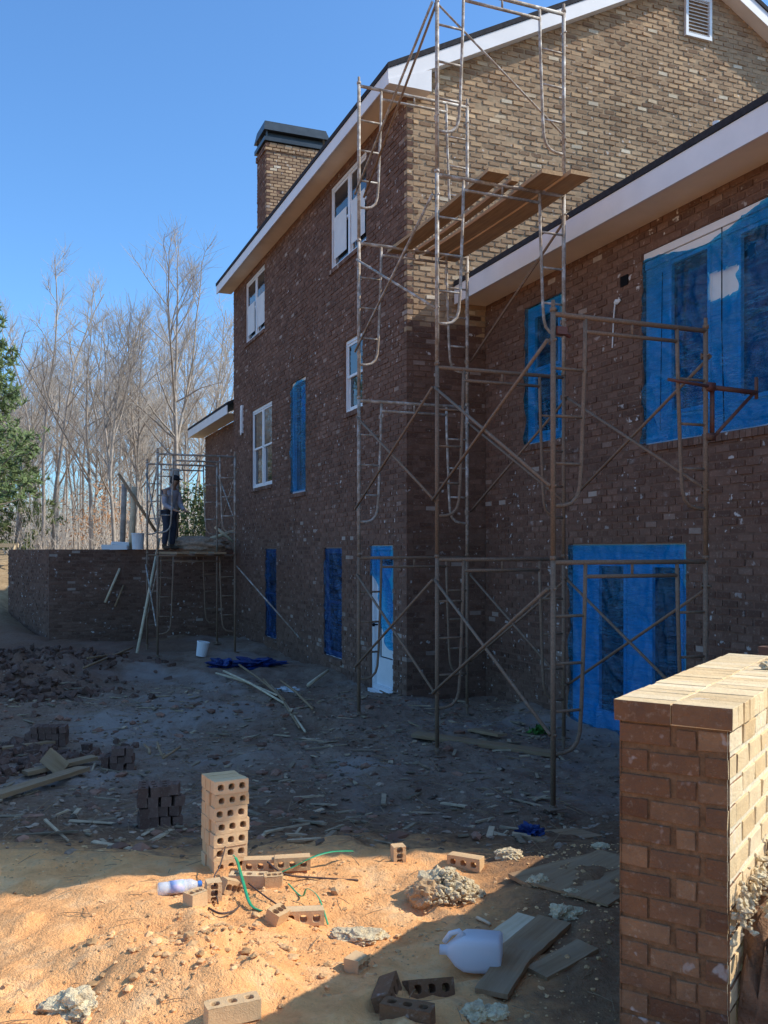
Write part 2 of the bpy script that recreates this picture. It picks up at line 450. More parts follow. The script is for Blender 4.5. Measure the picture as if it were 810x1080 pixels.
# ------------------------------------------------------------------ brickwork
BL, BJ, BC = .186, .016, .0805      # brick length, joint, course
INS = .0035
def brick_wall(mb, O, U, N, ulen, z0, z1, openings=(), keep=None, par=0, pick=None, joint=None, ins=.0035, depth=.095, L=BL, jit=.0032, corner0=None, corner1=None, rot=.010):
    """courses of separate bricks; openings are (u0,u1,z0,z1)"""
    O, U, N = Vector(O), Vector(U).normalized(), Vector(N).normalized()
    k = 0; z = z0
    J = joint or BJ
    while z + BC * .6 < z1:
        zb, zt = z + J / 2, z + BC - J / 2
        zm = (zb + zt) / 2
        blocks = [(a - .004, b + .004) for a, b, c, d in openings if c - .02 < zm < d + .02]
        ua = 0.0 if (corner0 is None or (k + corner0) % 2 == 0) else .100
        ub = ulen if (corner1 is None or (k + corner1) % 2 == 0) else ulen - .100
        u = -((k + par) % 2) * (L + J) / 2
        while u < ub:
            segs = [(max(u, ua), min(u + L, ub))]
            for a, b in blocks:
                ns = []
                for s, e in segs:
                    if e <= a or s >= b: ns.append((s, e)); continue
                    if s < a: ns.append((s, a))
                    if e > b: ns.append((b, e))
                segs = ns
            for s, e in segs:
                if e - s < .03: continue
                if keep is not None and not keep((s + e) / 2, zt): continue
                d = random.gauss(0, jit); tl = random.gauss(0, rot) * (e - s) / 2
                dz = random.gauss(0, .0016)
                vs = []
                for (uu, off) in ((s, d - tl), (e, d + tl)):
                    for zz in (zb + dz + random.gauss(0, .0012), zt + dz + random.gauss(0, .0012)):
                        fr = O + U * (uu + random.gauss(0, .001)) + N * (off + random.gauss(0, .0011)); fr.z = O.z + zz
                        fr = fr + U * (ins if uu == s else -ins); fr.z += ins * (1 if abs(zz - zb) < .02 else -1) * .8
                        bk = O + U * uu - N * depth; bk.z = O.z + zz
                        vs += [fr, bk]
                # order: 0 s-b-f,1 s-b-b,2 s-t-f,3 s-t-b,4 e-b-f,5 e-b-b,6 e-t-f,7 e-t-b
                mb.add(vs, [(0, 4, 6, 2), (0, 2, 3, 1), (4, 5, 7, 6), (2, 6, 7, 3), (0, 1, 5, 4)], pick(z) if pick else 0)
            u += L + J
        z += BC; k += 1
def backing(mb, O, U, N, ulen, z0, z1, openings=(), off=-.008, reveal=.16, mi=1, tri=None):
    O, U, N = Vector(O), Vector(U).normalized(), Vector(N).normalized()
    us = sorted({0, ulen} | {a for o in openings for a in o[:2]})
    zs = sorted({z0, z1} | {a for o in openings for a in o[2:]})
    def P(u, z, d): 
        p = O + U * u + N * d; p.z = O.z + z; return p
    for i in range(len(us) - 1):
        for j in range(len(zs) - 1):
            um, zm = (us[i] + us[i + 1]) / 2, (zs[j] + zs[j + 1]) / 2
            if any(a < um < b and c < zm < d for a, b, c, d in openings): continue
            mb.add([P(us[i], zs[j], off), P(us[i + 1], zs[j], off), P(us[i + 1], zs[j + 1], off), P(us[i], zs[j + 1], off)], [(0, 1, 2, 3)], mi)
    for a, b, c, d in openings:
        for q in (((a, c), (a, d)), ((b, c), (b, d)), ((a, c), (b, c)), ((a, d), (b, d))):
            (u1, w1), (u2, w2) = q
            mb.add([P(u1, w1, off), P(u2, w2, off), P(u2, w2, -reveal), P(u1, w1, -reveal)], [(0, 1, 2, 3)], mi)
    if tri is not None:
        mb.add([P(u, z, off) for u, z in tri], [tuple(range(len(tri)))], mi)
def sill(mb, O, U, N, a, b, z, out=.028):
    """rowlock sill under an opening"""
    O, U, N = Vector(O), Vector(U).normalized(), Vector(N).normalized()
    n = max(1, int(round((b - a + .04) / .08)))
    w = (b - a + .04) / n
    for i in range(n):
        u0, u1 = a - .02 + i * w + .004, a - .02 + (i + 1) * w - .004
        vs = []
        for u in (u0, u1):
            for (d, zz) in ((out + random.gauss(0, .002), z - .085), (out, z - .012), (-.12, z - .002), (-.12, z - .085)):
                p = O + U * u + N * d; p.z = O.z + zz; vs.append(p)
        mb.add(vs, [(0, 1, 2, 3), (7, 6, 5, 4), (0, 4, 5, 1), (1, 5, 6, 2), (3, 7, 4, 0)], 0)
# ------------------------------------------------------------------ the brick house
# house frame: x runs into the house (right), y along its long side away from the viewer
HROT = R(22)
house = tag(empty('brick_house', (.326, 13.3, 0), HROT), 'three storey brown brick house under construction with white eaves and blue plastic over its openings', 'house')
Z0 = -2.42
BX, BL_LEN = 1.271, 9.12
WA = [  # openings of the tall side: y0,y1,z0,z1
    (1.64, 3.43, 4.94, 6.40), (7.98, 9.80, 4.94, 6.40), (1.81, 2.67, 2.31, 3.53), (7.36, 9.18, 1.43, 3.25),
    (4.90, 5.93, 1.13, 3.36), (7.01, 7.95, -1.92, .03), (2.81, 3.80, -1.89, .04), (.53, 1.47, -2.42, .07)]
WB = [(1.12, 2.06, 1.43, 3.30), (3.67, 6.55, 1.165, 3.30), (2.21, 4.39, -2.42, .07)]

mb = MB(); O = (0, 0, 0)
brick_wall(mb, O, (0, 1, 0), (-1, 0, 0), 11.05, Z0, 6.56, WA, corner0=0)
backing(mb, O, (0, 1, 0), (-1, 0, 0), 11.05, Z0, 6.6, WA)
for a, b, c, d in WA[:7]: sill(mb, O, (0, 1, 0), (-1, 0, 0), a, b, c)
wa = mb.build('wall', [M['brick'], M['mortar'], M['sunlit_brick']], house, fixn=False)
for pl in wa.data.polygons:       # brick ends that turn the corner take the gable's sunlit tone
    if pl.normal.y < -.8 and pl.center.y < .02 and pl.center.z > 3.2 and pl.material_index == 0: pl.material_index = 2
# return and gable
mb = MB()
def gpick(z): return 2 if random.random() < float(sstep(2.9, 3.5, z)) else 0  # blends into the sunlit-tone brick around the eave's shadow line
zs = Z0 + 73 * BC
def gkeep(u, zt): return zt < 6.78 + .516 * min(u, 10.42 - u)
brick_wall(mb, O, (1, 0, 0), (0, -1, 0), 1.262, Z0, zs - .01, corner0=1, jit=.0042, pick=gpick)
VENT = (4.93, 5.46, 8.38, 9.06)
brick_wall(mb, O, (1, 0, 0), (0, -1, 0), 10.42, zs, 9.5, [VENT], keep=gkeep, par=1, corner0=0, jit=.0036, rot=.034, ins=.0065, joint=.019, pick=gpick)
backing(mb, O, (1, 0, 0), (0, -1, 0), 10.42, Z0, 3.3, (), off=-.007)
backing(mb, O, (1, 0, 0), (0, -1, 0), 10.42, 3.3, 6.6, (), off=-.0095, mi=3, tri=[(0, 6.6), (10.42, 6.6), (10.42, 6.7), (5.21, 9.39), (0, 6.7)])
mb.build('gable_wall', [M['brick'], M['mortar'], M['sunlit_brick'], M['gable_sunlit_mortar']], house, fixn=False)
# low wing toward the viewer
mb = MB(); OB = (BX, 0, 0)
brick_wall(mb, OB, (0, -1, 0), (-1, 0, 0), BL_LEN, Z0, 3.60, WB)
backing(mb, OB, (0, -1, 0), (-1, 0, 0), BL_LEN, Z0, 3.62, WB)
for a, b, c, d in WB[:2]: sill(mb, OB, (0, -1, 0), (-1, 0, 0), a, b, c)
mb.build('wall', [M['brick'], M['mortar']], house, fixn=False)
mb = MB()
brick_wall(mb, (BX, -BL_LEN, 0), (1, 0, 0), (0, -1, 0), 7.7, Z0, 3.6, (), jit=.003)
backing(mb, (BX, -BL_LEN, 0), (1, 0, 0), (0, -1, 0), 7.7, Z0, 3.6, (), tri=[(0, 3.6), (7.7, 3.6), (3.85, 5.6)])
mb.build('wall', [M['brick'], M['mortar']], house, fixn=False)
# far wing
mb = MB()
brick_wall(mb, (.3, 11.05, 0), (0, 1, 0), (-1, 0, 0), 5.2, Z0, 3.45, ())
backing(mb, (.3, 11.05, 0), (0, 1, 0), (-1, 0, 0), 5.2, Z0, 3.45, ())
mb.build('wall', [M['brick'], M['mortar']], house, fixn=False)
# sides away from the viewer
mb = MB()
mb.bx(.12, 10.42, 10.95, 11.05, Z0, 6.7); mb.bx(10.32, 10.42, .2, 10.94, Z0, 6.7)
mb.bx(8.87, 8.97, -9.0, -.02, Z0, 3.62)
mb.bx(.42, 6, 16.15, 16.25, Z0, 3.45); mb.bx(5.9, 6, 11.1, 16.14, Z0, 3.45)
mb.prism([(.1, 6.71), (10.3, 6.71), (5.21, 9.35)], 'y', 10.96, 11.04)
mb.build('rear_wall', M['mortar'], house)
# roofs
mb = MB()
mb.prism([(-.40, 6.70), (5.21, 9.595), (10.82, 6.70), (10.82, 6.775), (5.21, 9.67), (-.40, 6.775)], 'y', -.27, 11.32)
mb.build('roof', M['roof'], house)
mb = MB()
mb.prism([(.735, 3.845), (5.12, 6.04), (9.5, 3.845), (9.5, 3.915), (5.12, 6.11), (.735, 3.915)], 'y', -9.44, -.014)
mb.build('roof', M['roof'], house)
mb = MB()
mb.prism([(-.18, 3.665), (3.2, 5.36), (6.5, 3.665), (6.5, 3.73), (3.2, 5.42), (-.18, 3.73)], 'y', 11.06, 16.6)
mb.build('roof', M['roof'], house)
# white trim
def trim_board(boxes=(), prisms=(), name='fascia', mat='trim'):
    mb = MB()
    for b in boxes: mb.bx(*b)
    for p in prisms: mb.prism(*p)
    return mb.build(name, M[mat], house)
trim_board([(-.385, -.362, -.245, 11.3, 6.50, 6.698)])
trim_board([(-.360, -.004, -.215, 11.28, 6.535, 6.553)], name='soffit', mat='soffit')
for sgn in (0, 1):
    def mx(p): return [(x if not sgn else 10.42 - x, z) for x, z in p]
    trim_board((), [(mx([(-.39, 6.698), (5.208, 9.588), (5.208, 9.37), (-.39, 6.478)]), 'y', -.25, -.225)], name='rake_board')
    trim_board((), [(mx([(-.36, 6.515), (5.206, 9.385), (5.206, 9.40), (-.36, 6.53)]), 'y', -.223, .004)], name='soffit', mat='trim')
trim_board((), [([(-.388, 6.492), (.27, 6.492), (.27, 6.80), (-.388, 6.55)], 'y', -.262, -.018)], name='eave_return')
trim_board([(.748, .772, -9.42, -.016, 3.585, 3.842)])
trim_board([(.774, 1.262, -9.40, -.018, 3.605, 3.622)], name='soffit', mat='soffit')
trim_board([(-.17, -.148, 11.06, 16.55, 3.44, 3.662)])
trim_board([(-.146, .292, 11.06, 16.53, 3.452, 3.466)], name='soffit', mat='soffit')
trim_board((), [([(.75, 3.84), (5.12, 6.03), (5.12, 5.80), (.75, 3.6)], 'y', -9.43, -9.41), ([(9.49, 3.84), (5.12, 6.03), (5.12, 5.80), (9.49, 3.6)], 'y', -9.43, -9.41)], name='rake_board')
# chimney
mb = MB()
cx0, cx1, cy0, cy1 = .8, 2.42, 10.86, 11.80
zc = 5.9
brick_wall(mb, (cx0, cy0, 0), (1, 0, 0), (0, -1, 0), cx1 - cx0, zc, 10.42, corner0=0, pick=lambda z: 2)  # front gets the sunlit tone, the left side stays dark
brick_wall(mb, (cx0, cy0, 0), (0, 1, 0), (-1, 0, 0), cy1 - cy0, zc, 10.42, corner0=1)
backing(mb, (cx0, cy0, 0), (1, 0, 0), (0, -1, 0), cx1 - cx0, zc, 10.4)
backing(mb, (cx0, cy0, 0), (0, 1, 0), (-1, 0, 0), cy1 - cy0, zc, 10.4)
mb.bx(cx0 + .1, cx1, cy0 + .1, cy1, zc, 10.4, 1)
brick_wall(mb, (cx0 - .03, cy0 - .032, 0), (1, 0, 0), (0, -1, 0), cx1 - cx0 + .06, 10.19, 10.36, corner0=0, pick=lambda z: 2)
brick_wall(mb, (cx0 - .03, cy0 - .032, 0), (0, 1, 0), (-1, 0, 0), cy1 - cy0 + .06, 10.19, 10.36, corner0=1)
ch = mb.build('chimney', [M['brick'], M['mortar'], M['sunlit_brick']], house, fixn=False)
mb = MB()
mb.bx(cx0 - .06, cx1 + .06, cy0 - .06, cy1 + .06, 10.42, 10.52)
mb.bx(cx0 + .08, cx1 - .08, cy0 + .08, cy1 - .08, 10.52, 10.68)
for x in (cx0, cx1 - .04):
    for y in (cy0, cy1 - .04): mb.bx(x, x + .04, y, y + .04, 10.52, 10.70)
a, b, c, d = cx0 - .07, cx1 + .07, cy0 - .07, cy1 + .07
mb.add([(a, c, 10.69), (b, c, 10.69), (b, d, 10.69), (a, d, 10.69), (a + .06, c + .16, 10.98), (b - .06, c + .16, 10.98), (b - .06, d - .1, 10.98), (a + .06, d - .1, 10.98)],
       [(0, 3, 2, 1), (4, 5, 6, 7), (0, 1, 5, 4), (1, 2, 6, 5), (2, 3, 7, 6), (3, 0, 4, 7)])
mb.build('chimney_cap', M['cap_metal'], ch)
# gable vent
mb = MB()
va, vb, vc, vd = 4.93, 5.46, 8.38, 9.06
for q in ((va, va + .05, vc, vd), (vb - .05, vb, vc, vd), (va + .05, vb - .05, vc, vc + .05), (va + .05, vb - .05, vd - .05, vd)):
    mb.bx(q[0], q[1], -.045, .03, q[2], q[3])
for i in range(10):
    z = vc + .085 + i * .058
    mb.box(((va + vb) / 2, -.012, z), (vb - va - .11, .05, .012), Matrix.Rotation(R(38), 3, 'X'))
gv = mb.build('gable_vent', M['white'], house)
mb = MB(); mb.bx(va + .02, vb - .02, .04, .05, vc + .02, vd - .02); mb.build('screen', M['dark'], gv)
# small fittings
mb = MB(); mb.lathe([(.035, 3.86), (.035, 4.10), (.028, 4.10), (.028, 4.0)], 12, Matrix.Translation((1.0, -5.15, 0))); mb.build('vent_pipe', M['white'], house)
mb = MB(); mb.bx(-.035, .02, 10.0, 10.16, 2.84, 3.52); mb.bx(-.05, -.036, 10.04, 10.12, 2.80, 3.40); mb.build('downpipe_strap', M['white'], house)
mb = MB(); mb.bx(BX - .006, BX + .02, -3.42, -3.28, 3.03, 3.15); mb.build('vent_hole', M['dark'], house)
mb = MB(); mb.tube([(BX - .02, -3.20, 2.86), (BX - .03, -3.19, 2.7), (BX - .02, -3.15, 2.36)], .008, 6); mb.lump((BX - .012, -3.23, 2.88), (.02, .06, .03), 4, 2); mb.build('cable', M['sheathing'], house)

# ---------------- windows
def pane(parent, x, y0, y1, z0, z1, mat='glass'):
    mb = MB(); mb.bx(x, x + .006, y0, y1, z0, z1); return mb.build('pane', M[mat], parent)
def ring(mb, x0, x1, y0, y1, z0, z1, w):
    mb.bx(x0, x1, y0, y0 + w, z0, z1); mb.bx(x0, x1, y1 - w, y1, z0, z1)
    mb.bx(x0, x1, y0 + w, y1 - w, z0, z0 + w); mb.bx(x0, x1, y0 + w, y1 - w, z1 - w, z1)
def hung_window(xp, y0, y1, z0, z1, units=1, sheet=0.0, name='window', frame='white'):
    mb = MB(); X0 = xp + .035
    ring(mb, X0, X0 + .09, y0, y1, z0, z1, .055)
    w = (y1 - y0 - .11) / units
    for i in range(1, units):
        yc = y0 + .055 + w * i; mb.bx(X0 + .004, X0 + .088, yc - .045, yc + .045, z0 + .055, z1 - .055)
    wobj = mb.build(name, M[frame], house)
    for i in range(units):
        a = y0 + .055 + w * i + (.045 if i else 0) + .002; b = y0 + .055 + w * (i + 1) - (.045 if i < units - 1 else 0) - .002
        zm = (z0 + z1) / 2
        for lo, hi, xx in ((z0 + .057, zm + .02, X0 + .042), (zm - .02, z1 - .057, X0 + .014)):
            s = MB(); ring(s, xx, xx + .026, a, b, lo, hi, .042); s.build('sash', M[frame], wobj)
            pane(wobj, xx + .010, a + .043, b - .043, lo + .043, hi - .043)
        if sheet:
            s = MB(); s.bx(X0 + .006, X0 + .010, a + .10, b - .05, z0 + .18, z0 + (z1 - z0) * sheet); s.build('pale_sheet', M['sheathing'], wobj)  # pale sheet over the lower part of each unit
    mb = MB(); mb.bx(X0 + .5, X0 + .51, y0 - .2, y1 + .2, z0 - .2, z1 + .2); mb.build('dark_room_sheet', M['dark'], wobj)  # near-black sheet stands in for the shade of the room
    return wobj
hung_window(0, *WA[0], units=2, sheet=.62)
hung_window(0, *WA[1], units=2, sheet=.60)
hung_window(0, *WA[2], units=1)
hung_window(0, *WA[3], units=2)

def film(parent, xp, y0, y1, z0, z1, top=None, bot=None, hole=None, n=(44, 44), amp=.018, seed=1, bulge=.0, mat='film'):
    ny, nz = n
    vs, keep = [], {}
    fs = []
    for j in range(nz + 1):
        for i in range(ny + 1):
            u, v = i / ny, j / nz
            y = y0 + (y1 - y0) * u
            zt = z1 + (top(u) if top else 0); zb = z0 + (bot(u) if bot else 0)
            z = zb + (zt - zb) * v
            d = amp * (mnoise.noise(Vector((y * 1.4 + z * .8, z * 3.2 - y * 1.6, seed))) + .5 * mnoise.noise(Vector((y * 4 + z * 3, z * 8 - y * 5, seed + 9))))
            q = Vector((y * 1.1 + z * 1.5, z * 2.2 - y * 1.9, seed * 1.7))
            d += amp * 1.3 * max(0, 1 - 5 * abs(mnoise.noise(q))) + amp * .8 * max(0, 1 - 6 * abs(mnoise.noise(Vector((y * 3.1 - z * .5, z * .7, seed + 4)))))
            if j == nz: z += .02 * mnoise.noise(Vector((y * 7, 1, seed))) if top else 0
            d += bulge * math.sin(PI * u) * math.sin(PI * v)
            vs.append((xp - d, y, z))
    for j in range(nz):
        for i in range(ny):
            if hole and hole((i + .5) / ny, (j + .5) / nz): continue
            a = j * (ny + 1) + i
            fs.append((a, a + 1, a + ny + 2, a + ny + 1))
    mb = MB(); mb.add(vs, fs)
    return mb.build('plastic_film', M[mat], parent, smooth=True)
# arched opening with film
def arched(y0, y1, z0, z1):
    mb = MB(); ring(mb, .05, .14, y0, y1, z0, z1, .06)
    w = mb.build('window', M['sheathing'], house)
    pane(w, .12, y0 + .06, y1 - .06, z0 + .06, z1 - .06)
    film(w, .012, y0 + .006, y1 - .006, z0 + .03, z1 - .14, top=lambda u: .12 * math.sin(PI * u), seed=3)
arched(*WA[4])
for q, sd in ((WA[5], 4), (WA[6], 5)):
    w = hung_window(0.02, *q, units=1)
    film(w, .026, q[0] + .006, q[1] - .006, q[2] + .02, q[3] - .01, seed=sd, mat='film_dark')
# filmed windows of the low wing: white housewrap round dark glass
def wrapped(y0, y1, z0, z1, glasses, xp=BX, name='window', top=None, bot=None, hole=None, seed=6, rail=None, n=(60, 60), amp=.022):
    """glasses: (y0,y1,z0,z1) panes"""
    mb = MB(); X0 = xp + .06
    ys = sorted({y0, y1} | {a for g in glasses for a in g[:2]}); zz = sorted({z0, z1} | {a for g in glasses for a in g[2:]})
    for i in range(len(ys) - 1):
        for j in range(len(zz) - 1):
            ym, zm = (ys[i] + ys[i + 1]) / 2, (zz[j] + zz[j + 1]) / 2
            if any(g[0] < ym < g[1] and g[2] < zm < g[3] for g in glasses): continue
            mb.add([(X0, ys[i], zz[j]), (X0, ys[i + 1], zz[j]), (X0, ys[i + 1], zz[j + 1]), (X0, ys[i], zz[j + 1])], [(0, 1, 2, 3)])
    w = mb.build(name, M['sheathing'], house)
    for g in glasses:
        s = MB(); ring(s, X0 - .02, X0 + .05, g[0] - .01, g[1] + .01, g[2] - .01, g[3] + .01, .04)
        if rail: s.bx(X0 - .012, X0 + .04, g[0] + .03, g[1] - .03, rail - .02, rail + .02)
        s.build('sash', M['white'], w)
        pane(w, X0 + .02, g[0] + .03, g[1] - .03, g[2] + .03, g[3] - .03)
    film(w, xp + .016, y0 + .008, y1 - .008, z0 + .012, z1 - .012, top, bot, hole, n=n, seed=seed, amp=amp)
    return w
wrapped(-2.06, -1.12, 1.43, 3.30, [(-1.93, -1.30, 1.55, 2.34), (-1.93, -1.30, 2.42, 3.16)], seed=7)
def bigtop(u):   # u=0 is the near end, u=1 the far end
    return -.13 * math.exp(-((u - .66) / .17) ** 2) - .05 * float(sstep(.3, .6, u)) - .01
def bighole(u, v): return (.487 < u < .635 and .66 + .25 * (u - .487) < v < .79 + .35 * (u - .487)) or (.40 < u < .468 and .80 - .3 * (.468 - u) < v < .83) 
bw = wrapped(-6.55, -3.67, 1.165, 3.30, [(-4.70, -4.09, 1.46, 3.10), (-5.75, -5.11, 1.46, 3.10), (-6.45, -5.95, 1.46, 3.10)], top=bigtop, hole=bighole, seed=8, n=(110, 90), amp=.03)
mb = MB(); mb.bx(BX + .02, BX + .058, -6.54, -3.68, 3.215, 3.295); mb.bx(BX + .035, BX + .057, -6.54, -3.68, 3.12, 3.205); mb.build('header_board', M['trim'], bw)
mb = MB(); mb.tube([(BX + .004, -4.92, 3.2), (BX - .006, -4.93, 2.2), (BX + .004, -4.95, 1.25)], .006, 6); mb.tube([(BX + .002, -4.02, 3.0), (BX + .002, -3.98, 1.3)], .004, 6); mb.build('tie_cord', M['dark'], bw)
# double basement door behind film
dw = wrapped(-4.39, -2.21, -2.16, .07, [(-3.31, -2.77, -1.95, -.16), (-4.29, -3.77, -1.95, -.16)], name='door', seed=9, n=(70, 70), amp=.028)
mb = MB(); mb.bx(BX - .03, BX + .2, -4.42, -2.18, -2.26, -2.165); mb.build('threshold', M['trim'], dw)
# white basement door of the tall side, film torn to one side
a, b, c, d = WA[7]; c = -2.17
mb = MB(); ring(mb, .04, .15, a, b, c, d, .07)
door = mb.build('door', M['white'], house)
mb = MB(); ring(mb, .085, .125, a + .072, b - .072, c + .072, d - .072, .13); mb.bx(.08, .12, a + .20, b - .20, c + .20, c + .5)
mb.build('door_leaf', M['white'], door)
mb = MB(); mb.bx(.105, .112, a + .205, b - .205, c + .5, d - .205); mb.build('door_light', M['glass'], door)
mb = MB(); mb.bx(.098, .103, a + .22, b - .26, c + .52, d - .3); mb.build('pale_sheet', M['sheathing'], door)
mb = MB(); mb.lathe([(.012, 0), (.012, .05), (.028, .055), (.028, .085), (.015, .09)], 12, Matrix.Translation((.085, b - .13, c + 1.0)) @ Matrix.Rotation(R(-90), 4, 'Y')); mb.build('door_handle', M['dark'], door)
mb = MB(); mb.bx(-.03, .16, a - .02, b + .02, c - .1, c - .004); mb.build('threshold', M['trim'], door)
film(door, .01, a + .01, b - .01, c + .05, d - .01, bot=lambda u: (.62 + 1.1 * sstep(.12, .85, u)), seed=11, amp=.03)

# ------------------------------------------------------------------ terrace wall at the far left
terr = tag(empty('brick_terrace_wall', (.326, 13.3, 0), HROT), 'low dark brick terrace wall at the far end of the yard, in shade', 'wall')
mb = MB()
brick_wall(mb, (-4.4, 10.98, 0), (1, 0, 0), (0, -1, 0), 4.39, Z0, .03, corner0=0, jit=.004)
brick_wall(mb, (-4.4, 10.98, 0), (-.28, .96, 0), (-.96, -.28, 0), 3.2, Z0, .03, corner0=1, jit=.004)
backing(mb, (-4.4, 10.98, 0), (1, 0, 0), (0, -1, 0), 4.39, Z0, .012)
backing(mb, (-4.4, 10.98, 0), (-.28, .96, 0), (-.96, -.28, 0), 3.2, Z0, .012)
mb.build('wall_face', [M['brick'], M['mortar']], terr, fixn=False)
mb = MB()
mb.prism([(-4.37, 11.0), (-.02, 11.0), (-.02, 13.8), (-5.25, 14.0)], 'z', -.5, .012)
mb.build('deck', M['chips'], terr)

# ------------------------------------------------------------------ near brick wall at the right
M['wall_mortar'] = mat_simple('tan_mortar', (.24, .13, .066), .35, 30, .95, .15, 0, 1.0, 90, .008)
M['sunlit_mortar'] = mat_simple('sunlit_joint_mortar', (.80, .66, .45), .2, 30, .95, .15, 0, 1.0, 90, .006)  # joint mortar lightened for the wall's sunlit faces
NW = R(90 - 33.0)
near = tag(empty('low_brick_wall', (.784, 3.10, 0), 0), 'low sunlit brick garden wall with rowlock cap close by at the lower right', 'wall')
near.rotation_euler = (0, 0, -R(33.0))          # local y runs along the wall, x across it
mb = MB(); WT, WL, ZT = .354, 1.62, -.497
def fine_wall(mb, *a, **k): brick_wall(mb, *a, jit=.0012, rot=.008, joint=.013, **k)
base = -1.95
ncrs = int((ZT - .072 - base) / BC); zt0 = ZT - .072 - ncrs * BC
fine_wall(mb, (0, 0, 0), (1, 0, 0), (0, -1, 0), WT, zt0, ZT - .070, L=.172, corner0=0, corner1=1)
fine_wall(mb, (WT, 0, 0), (0, 1, 0), (1, 0, 0), WL, zt0, ZT - .070, corner0=0, pick=lambda z: 2)
fine_wall(mb, (0, 0, 0), (0, 1, 0), (-1, 0, 0), WL, zt0, ZT - .070, corner0=1)
for q in (((0, 0, 0), (1, 0, 0), (0, -1, 0), WT), ((WT, 0, 0), (0, 1, 0), (1, 0, 0), WL), ((0, 0, 0), (0, 1, 0), (-1, 0, 0), WL)):
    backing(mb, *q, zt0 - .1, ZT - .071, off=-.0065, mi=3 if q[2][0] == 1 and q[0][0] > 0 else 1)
wf = mb.build('wall_face', [M['near_brick'], M['wall_mortar'], M['sunlit_washed_brick'], M['sunlit_mortar']], near, fixn=False)
for pl in wf.data.polygons:  # front faces take the shade tone, right faces the sunlit tone
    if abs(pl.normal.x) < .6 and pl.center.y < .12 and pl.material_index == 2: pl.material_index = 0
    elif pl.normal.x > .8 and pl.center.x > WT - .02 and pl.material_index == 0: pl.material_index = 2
bv = wf.modifiers.new('b', 'BEVEL'); bv.width = .0035; bv.segments = 2; bv.limit_method = 'ANGLE'
mb = MB()
n = 21; st = (WL + .02) / n
for i in range(n):
    for s in (0, 1):
        xa, xb = (-.014, WT / 2 - .004) if s == 0 else (WT / 2 + .004, WT + .014)
        y = -.014 + i * st
        mb.box(((xa + xb) / 2 + random.gauss(0, .0015), y + st / 2, ZT - .034 + random.gauss(0, .0008)), (xb - xa, st - .004, .068), Matrix.Rotation(random.gauss(0, .008), 3, 'Z'), 0, jit=.0012)
mb.bx(-.008, WT + .008, -.004, WL, ZT - .07, ZT - .004, 1)
mb.bx(.002, WT - .002, -.0075, -.0042, ZT - .066, ZT - .006, 3)
cap = mb.build('cap', [M['sunlit_washed_brick'], M['sunlit_mortar'], M['near_brick'], M['wall_mortar']], near, fixn=False)
for pl in cap.data.polygons:      # end face gets the darker brick, its shade put into the colour
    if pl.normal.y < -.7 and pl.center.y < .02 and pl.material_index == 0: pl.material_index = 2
bv = cap.modifiers.new('b', 'BEVEL'); bv.width = .003; bv.segments = 2; bv.limit_method = 'ANGLE'
# mortar dropped and squeezed along the foot of the sunlit face
mb = MB()
for i in range(200):
    t = random.random()
    mb.lump((WT + .02 + random.uniform(-.01, .03), -.02 + t * .8, -1.14 + random.gauss(0, .03)), (random.uniform(.004, .015),) * 3, i, 1, .6, 1.5, .25)
mb.build('mortar_squeeze', M['concrete'], near)
# lower run of the same wall on to the house
mb = MB()
brick_wall(mb, (.0, WL + .012, 0), (0, 1, 0), (-1, 0, 0), 3.9, zt0, ZT - .11)
backing(mb, (.0, WL + .012, 0), (0, 1, 0), (-1, 0, 0), 3.9, zt0, ZT - .11)
mb.bx(.02, WT - .02, WL + .012, WL + 3.9, zt0, ZT - .10, 0)
mb.build('lower_run', [M['near_brick'], M['mortar']], near, fixn=False)
# ------------------------------------------------------------------ scaffolds
SW, SH = 1.524, 1.98
def frame_shape(mb, lo=0.0, hdr=True):
    for x in (0, SW):
        mb.tube([(x, 0, .0), (x, 0, SH - .02)], .0213, 10)
        mb.tube([(x, 0, SH - .05), (x, 0, SH + .06)], .0165, 8)
        mb.tube([(x, 0, SH - .03), (x, 0, SH - .0)], .027, 10)
        s = 1 if x == 0 else -1
        leg = [(x + s * .305, 0, SH - .05), (x + s * .295, 0, 1.5), (x + s * .265, 0, .75), (x + s * .25, 0, .56), (x + s * .225, 0, .48), (x + s * .17, 0, .425), (x + s * .1, 0, .405), (x, 0, .40)]
        mb.tube(leg, .0165, 8)
        for z, w in ((1.50, .295), (1.12, .28), (.74, .263)):
            mb.tube([(x, 0, z), (x + s * w, 0, z)], .0125, 7)
        for z in (1.72, .56):      # brace studs
            mb.tube([(x, -.045, z), (x, .045, z)], .009, 6)
            mb.box((x, .047, z), (.018, .012, .05))
    mb.tube([(0, 0, SH - .05), (SW, 0, SH - .05)], .0205, 10)
    mb.tube([(.305, 0, SH - .165), (SW - .305, 0, SH - .165)], .0165, 8)
    for x in (SW * .5,): mb.tube([(x, 0, SH - .165), (x, 0, SH - .05)], .0125, 7)
FR = MB(); frame_shape(FR)
def add_frame(parent, x, y, z, mat, first={}):
    key = mat
    if key not in first:
        mb = MB(); mb.v, mb.f, mb.m = list(FR.v), list(FR.f), list(FR.m)
        o = mb.build('frame', M[mat], parent, smooth=True, fixn=False); first[key] = o
    else:
        o = first[key].copy(); COL.objects.link(o); o.parent = parent
    o.location = (x, y, z); return o
def brace(parent, p0, p1, mat, r=.0145):
    mb = MB()
    p0, p1 = Vector(p0), Vector(p1); d = (p1 - p0).normalized()
    mb.tube([p0, p1], r, 8)
    o = mb.build('cross_brace', M[mat], parent, smooth=True); return o
